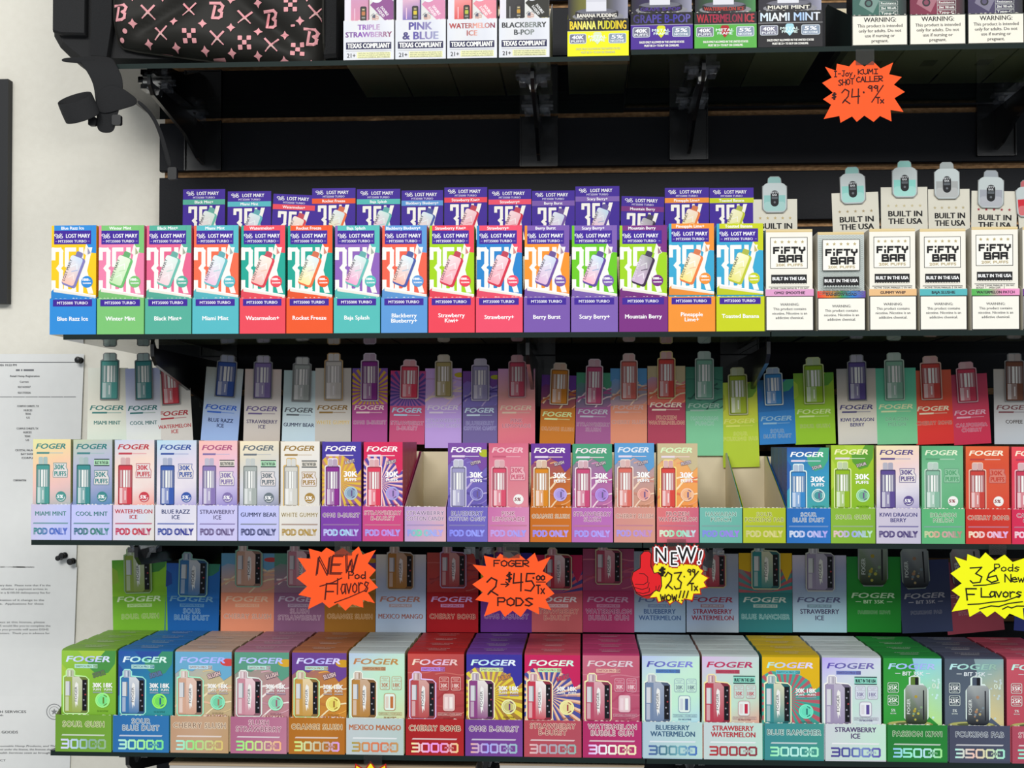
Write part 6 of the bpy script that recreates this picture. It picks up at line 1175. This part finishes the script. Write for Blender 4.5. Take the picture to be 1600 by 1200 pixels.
A.rr(247, 84, 268, 87, 1, PK); A.rr(332, 91, 352, 95, 1, PK); A.rr(416, 104, 438, 108, 1, PK); A.circ(199, 52, 3.5, PK); A.circ(192, 64, 3.5, PK); A.rr(458, 44, 465, 47, 1, PK)
# fine subdivision so the print follows the cloth
A2 = Art()
for f, cc in zip(A.f, A.c):
    P_ = [(A.v[i][0], A.v[i][1]) for i in f]; l = A.v[f[0]][2]; cxx = sum(p[0] for p in P_) / len(P_); cyy = sum(p[1] for p in P_) / len(P_)
    for p, q in zip(P_, P_[1:] + P_[:1]):
        b0 = len(A2.v); A2.v += [(cxx, cyy, l), (p[0], p[1], l), (q[0], q[1], l)]; A2.f.append((b0, b0 + 1, b0 + 2)); A2.c.append([cc[0]] * 3)
mb = MB(); mb.art(A2, 0, 0, 0, 0, fn=lambda x, y, l: PS(max(179, min(503.5, x)), min(y, bottom(x) - .5), .0011 + l * 1e-6)); mb.build('pink_print', M['bagprint'], pk)
def tube(pl, r, n=6):
    mb = MB(); c = H('#2b2a26'); rg = []
    for i, p in enumerate(pl):
        d = (Vector(pl[min(i + 1, len(pl) - 1)]) - Vector(pl[max(i - 1, 0)])).normalized(); a = d.orthogonal().normalized(); a = (Vector((0, 1, 0)) - d * d.y); a = a.normalized() if a.length > .1 else d.orthogonal().normalized(); b_ = d.cross(a)
        rg.append([tuple(Vector(p) + a * r * math.cos(6.2832 * k / n) + b_ * r * math.sin(6.2832 * k / n)) for k in range(n)])
    for A_, B_ in zip(rg, rg[1:]):
        for k in range(n): mb.face([A_[k], A_[(k + 1) % n], B_[(k + 1) % n], B_[k]], c)
    return mb
tube([(lambda p: (p[0], p[1] - .001, p[2] + .001))(PS(*q)) for q in rim], .0019).build('piping', M['bagprint'], bag, smooth=True)
def ribbon(sec, name, mat='webbing', th=.0016, parent=bag):
    """sec: list of (px1,py1,px2,py2,Y[,Y2])"""
    mb = MB(); c = H('#ffffff'); L = [(loc(s_[0], s_[1], s_[4]), loc(s_[2], s_[3], s_[5] if len(s_) > 5 else s_[4])) for s_ in sec]
    for (a, b_), (c1, d) in zip(L, L[1:]): mb.face([a, b_, d, c1], c)
    o = mb.build(name, M[mat], parent); m2 = o.data; b2 = _bm.new(); b2.from_mesh(m2); _bm.ops.remove_doubles(b2, verts=b2.verts, dist=1e-6); b2.to_mesh(m2); b2.free()
    sd = o.modifiers.new('thick', 'SOLIDIFY'); sd.thickness = th; ss = o.modifiers.new('sub', 'SUBSURF'); ss.levels = 1; ss.render_levels = 2; m2.shade_smooth(); return o
ribbon([(118, 88, 178, 88, -.235), (122, 96, 182, 98, -.258), (134, 112, 192, 115, -.266), (145, 132, 196, 134, -.268), (147, 152, 192, 154, -.268), (150, 172, 188, 174, -.268), (150, 190, 182, 191, -.267), (151, 209, 181, 210, -.266)], 'hanging_strap')
ribbon([(94, 91, 95, 97, -.252), (108, 89, 112, 98, -.254), (128, 89, 130, 100, -.256), (150, 90, 150, 102, -.254)], 'strap_flap')
lp = []
for k in range(11):
    t = 2 * math.pi * k / 10 + .3; x = 116 + 29 * math.cos(t); y = 152 - 9 * math.cos(t) - 6 * math.sin(t); Y = -.268 + .016 * math.sin(t); lp.append((x, y, x + 14, y + 33, Y, Y - .004))
ribbon(lp, 'strap_loop')
ribbon([(150, 140, 146, 178, -.270), (172, 128, 168, 180, -.272), (192, 136, 190, 172, -.270), (208, 148, 206, 167, -.266), (216, 156, 214, 163, -.263)], 'folded_strap')
ribbon([(214, 153, 213, 161, -.263), (232, 168, 228, 173, -.258), (246, 188, 240, 190, -.252), (256, 212, 249, 214, -.248), (263, 238, 256, 240, -.246), (270, 262, 262, 264, -.246)], 'thin_adjuster_strap')
def chunk(x0, y0, x1, y1, Y, name, d=.006):
    a, b_ = loc(x0, y1, Y), loc(x1, y0, Y); mb = MB(); mb.extrude_xz([(p[0], p[1]) for p in rrpts(a[0], a[2], b_[0], b_[2], .0022)], a[1] - d / 2, a[1] + d / 2, '#ffffff'); return mb.build(name, M['blackplastic'], bag)
chunk(139, 183, 151, 197, -.270, 'buckle'); chunk(176, 180, 190, 196, -.270, 'buckle'); o = chunk(263, 262, 277, 281, -.246, 'strap_end_tab')
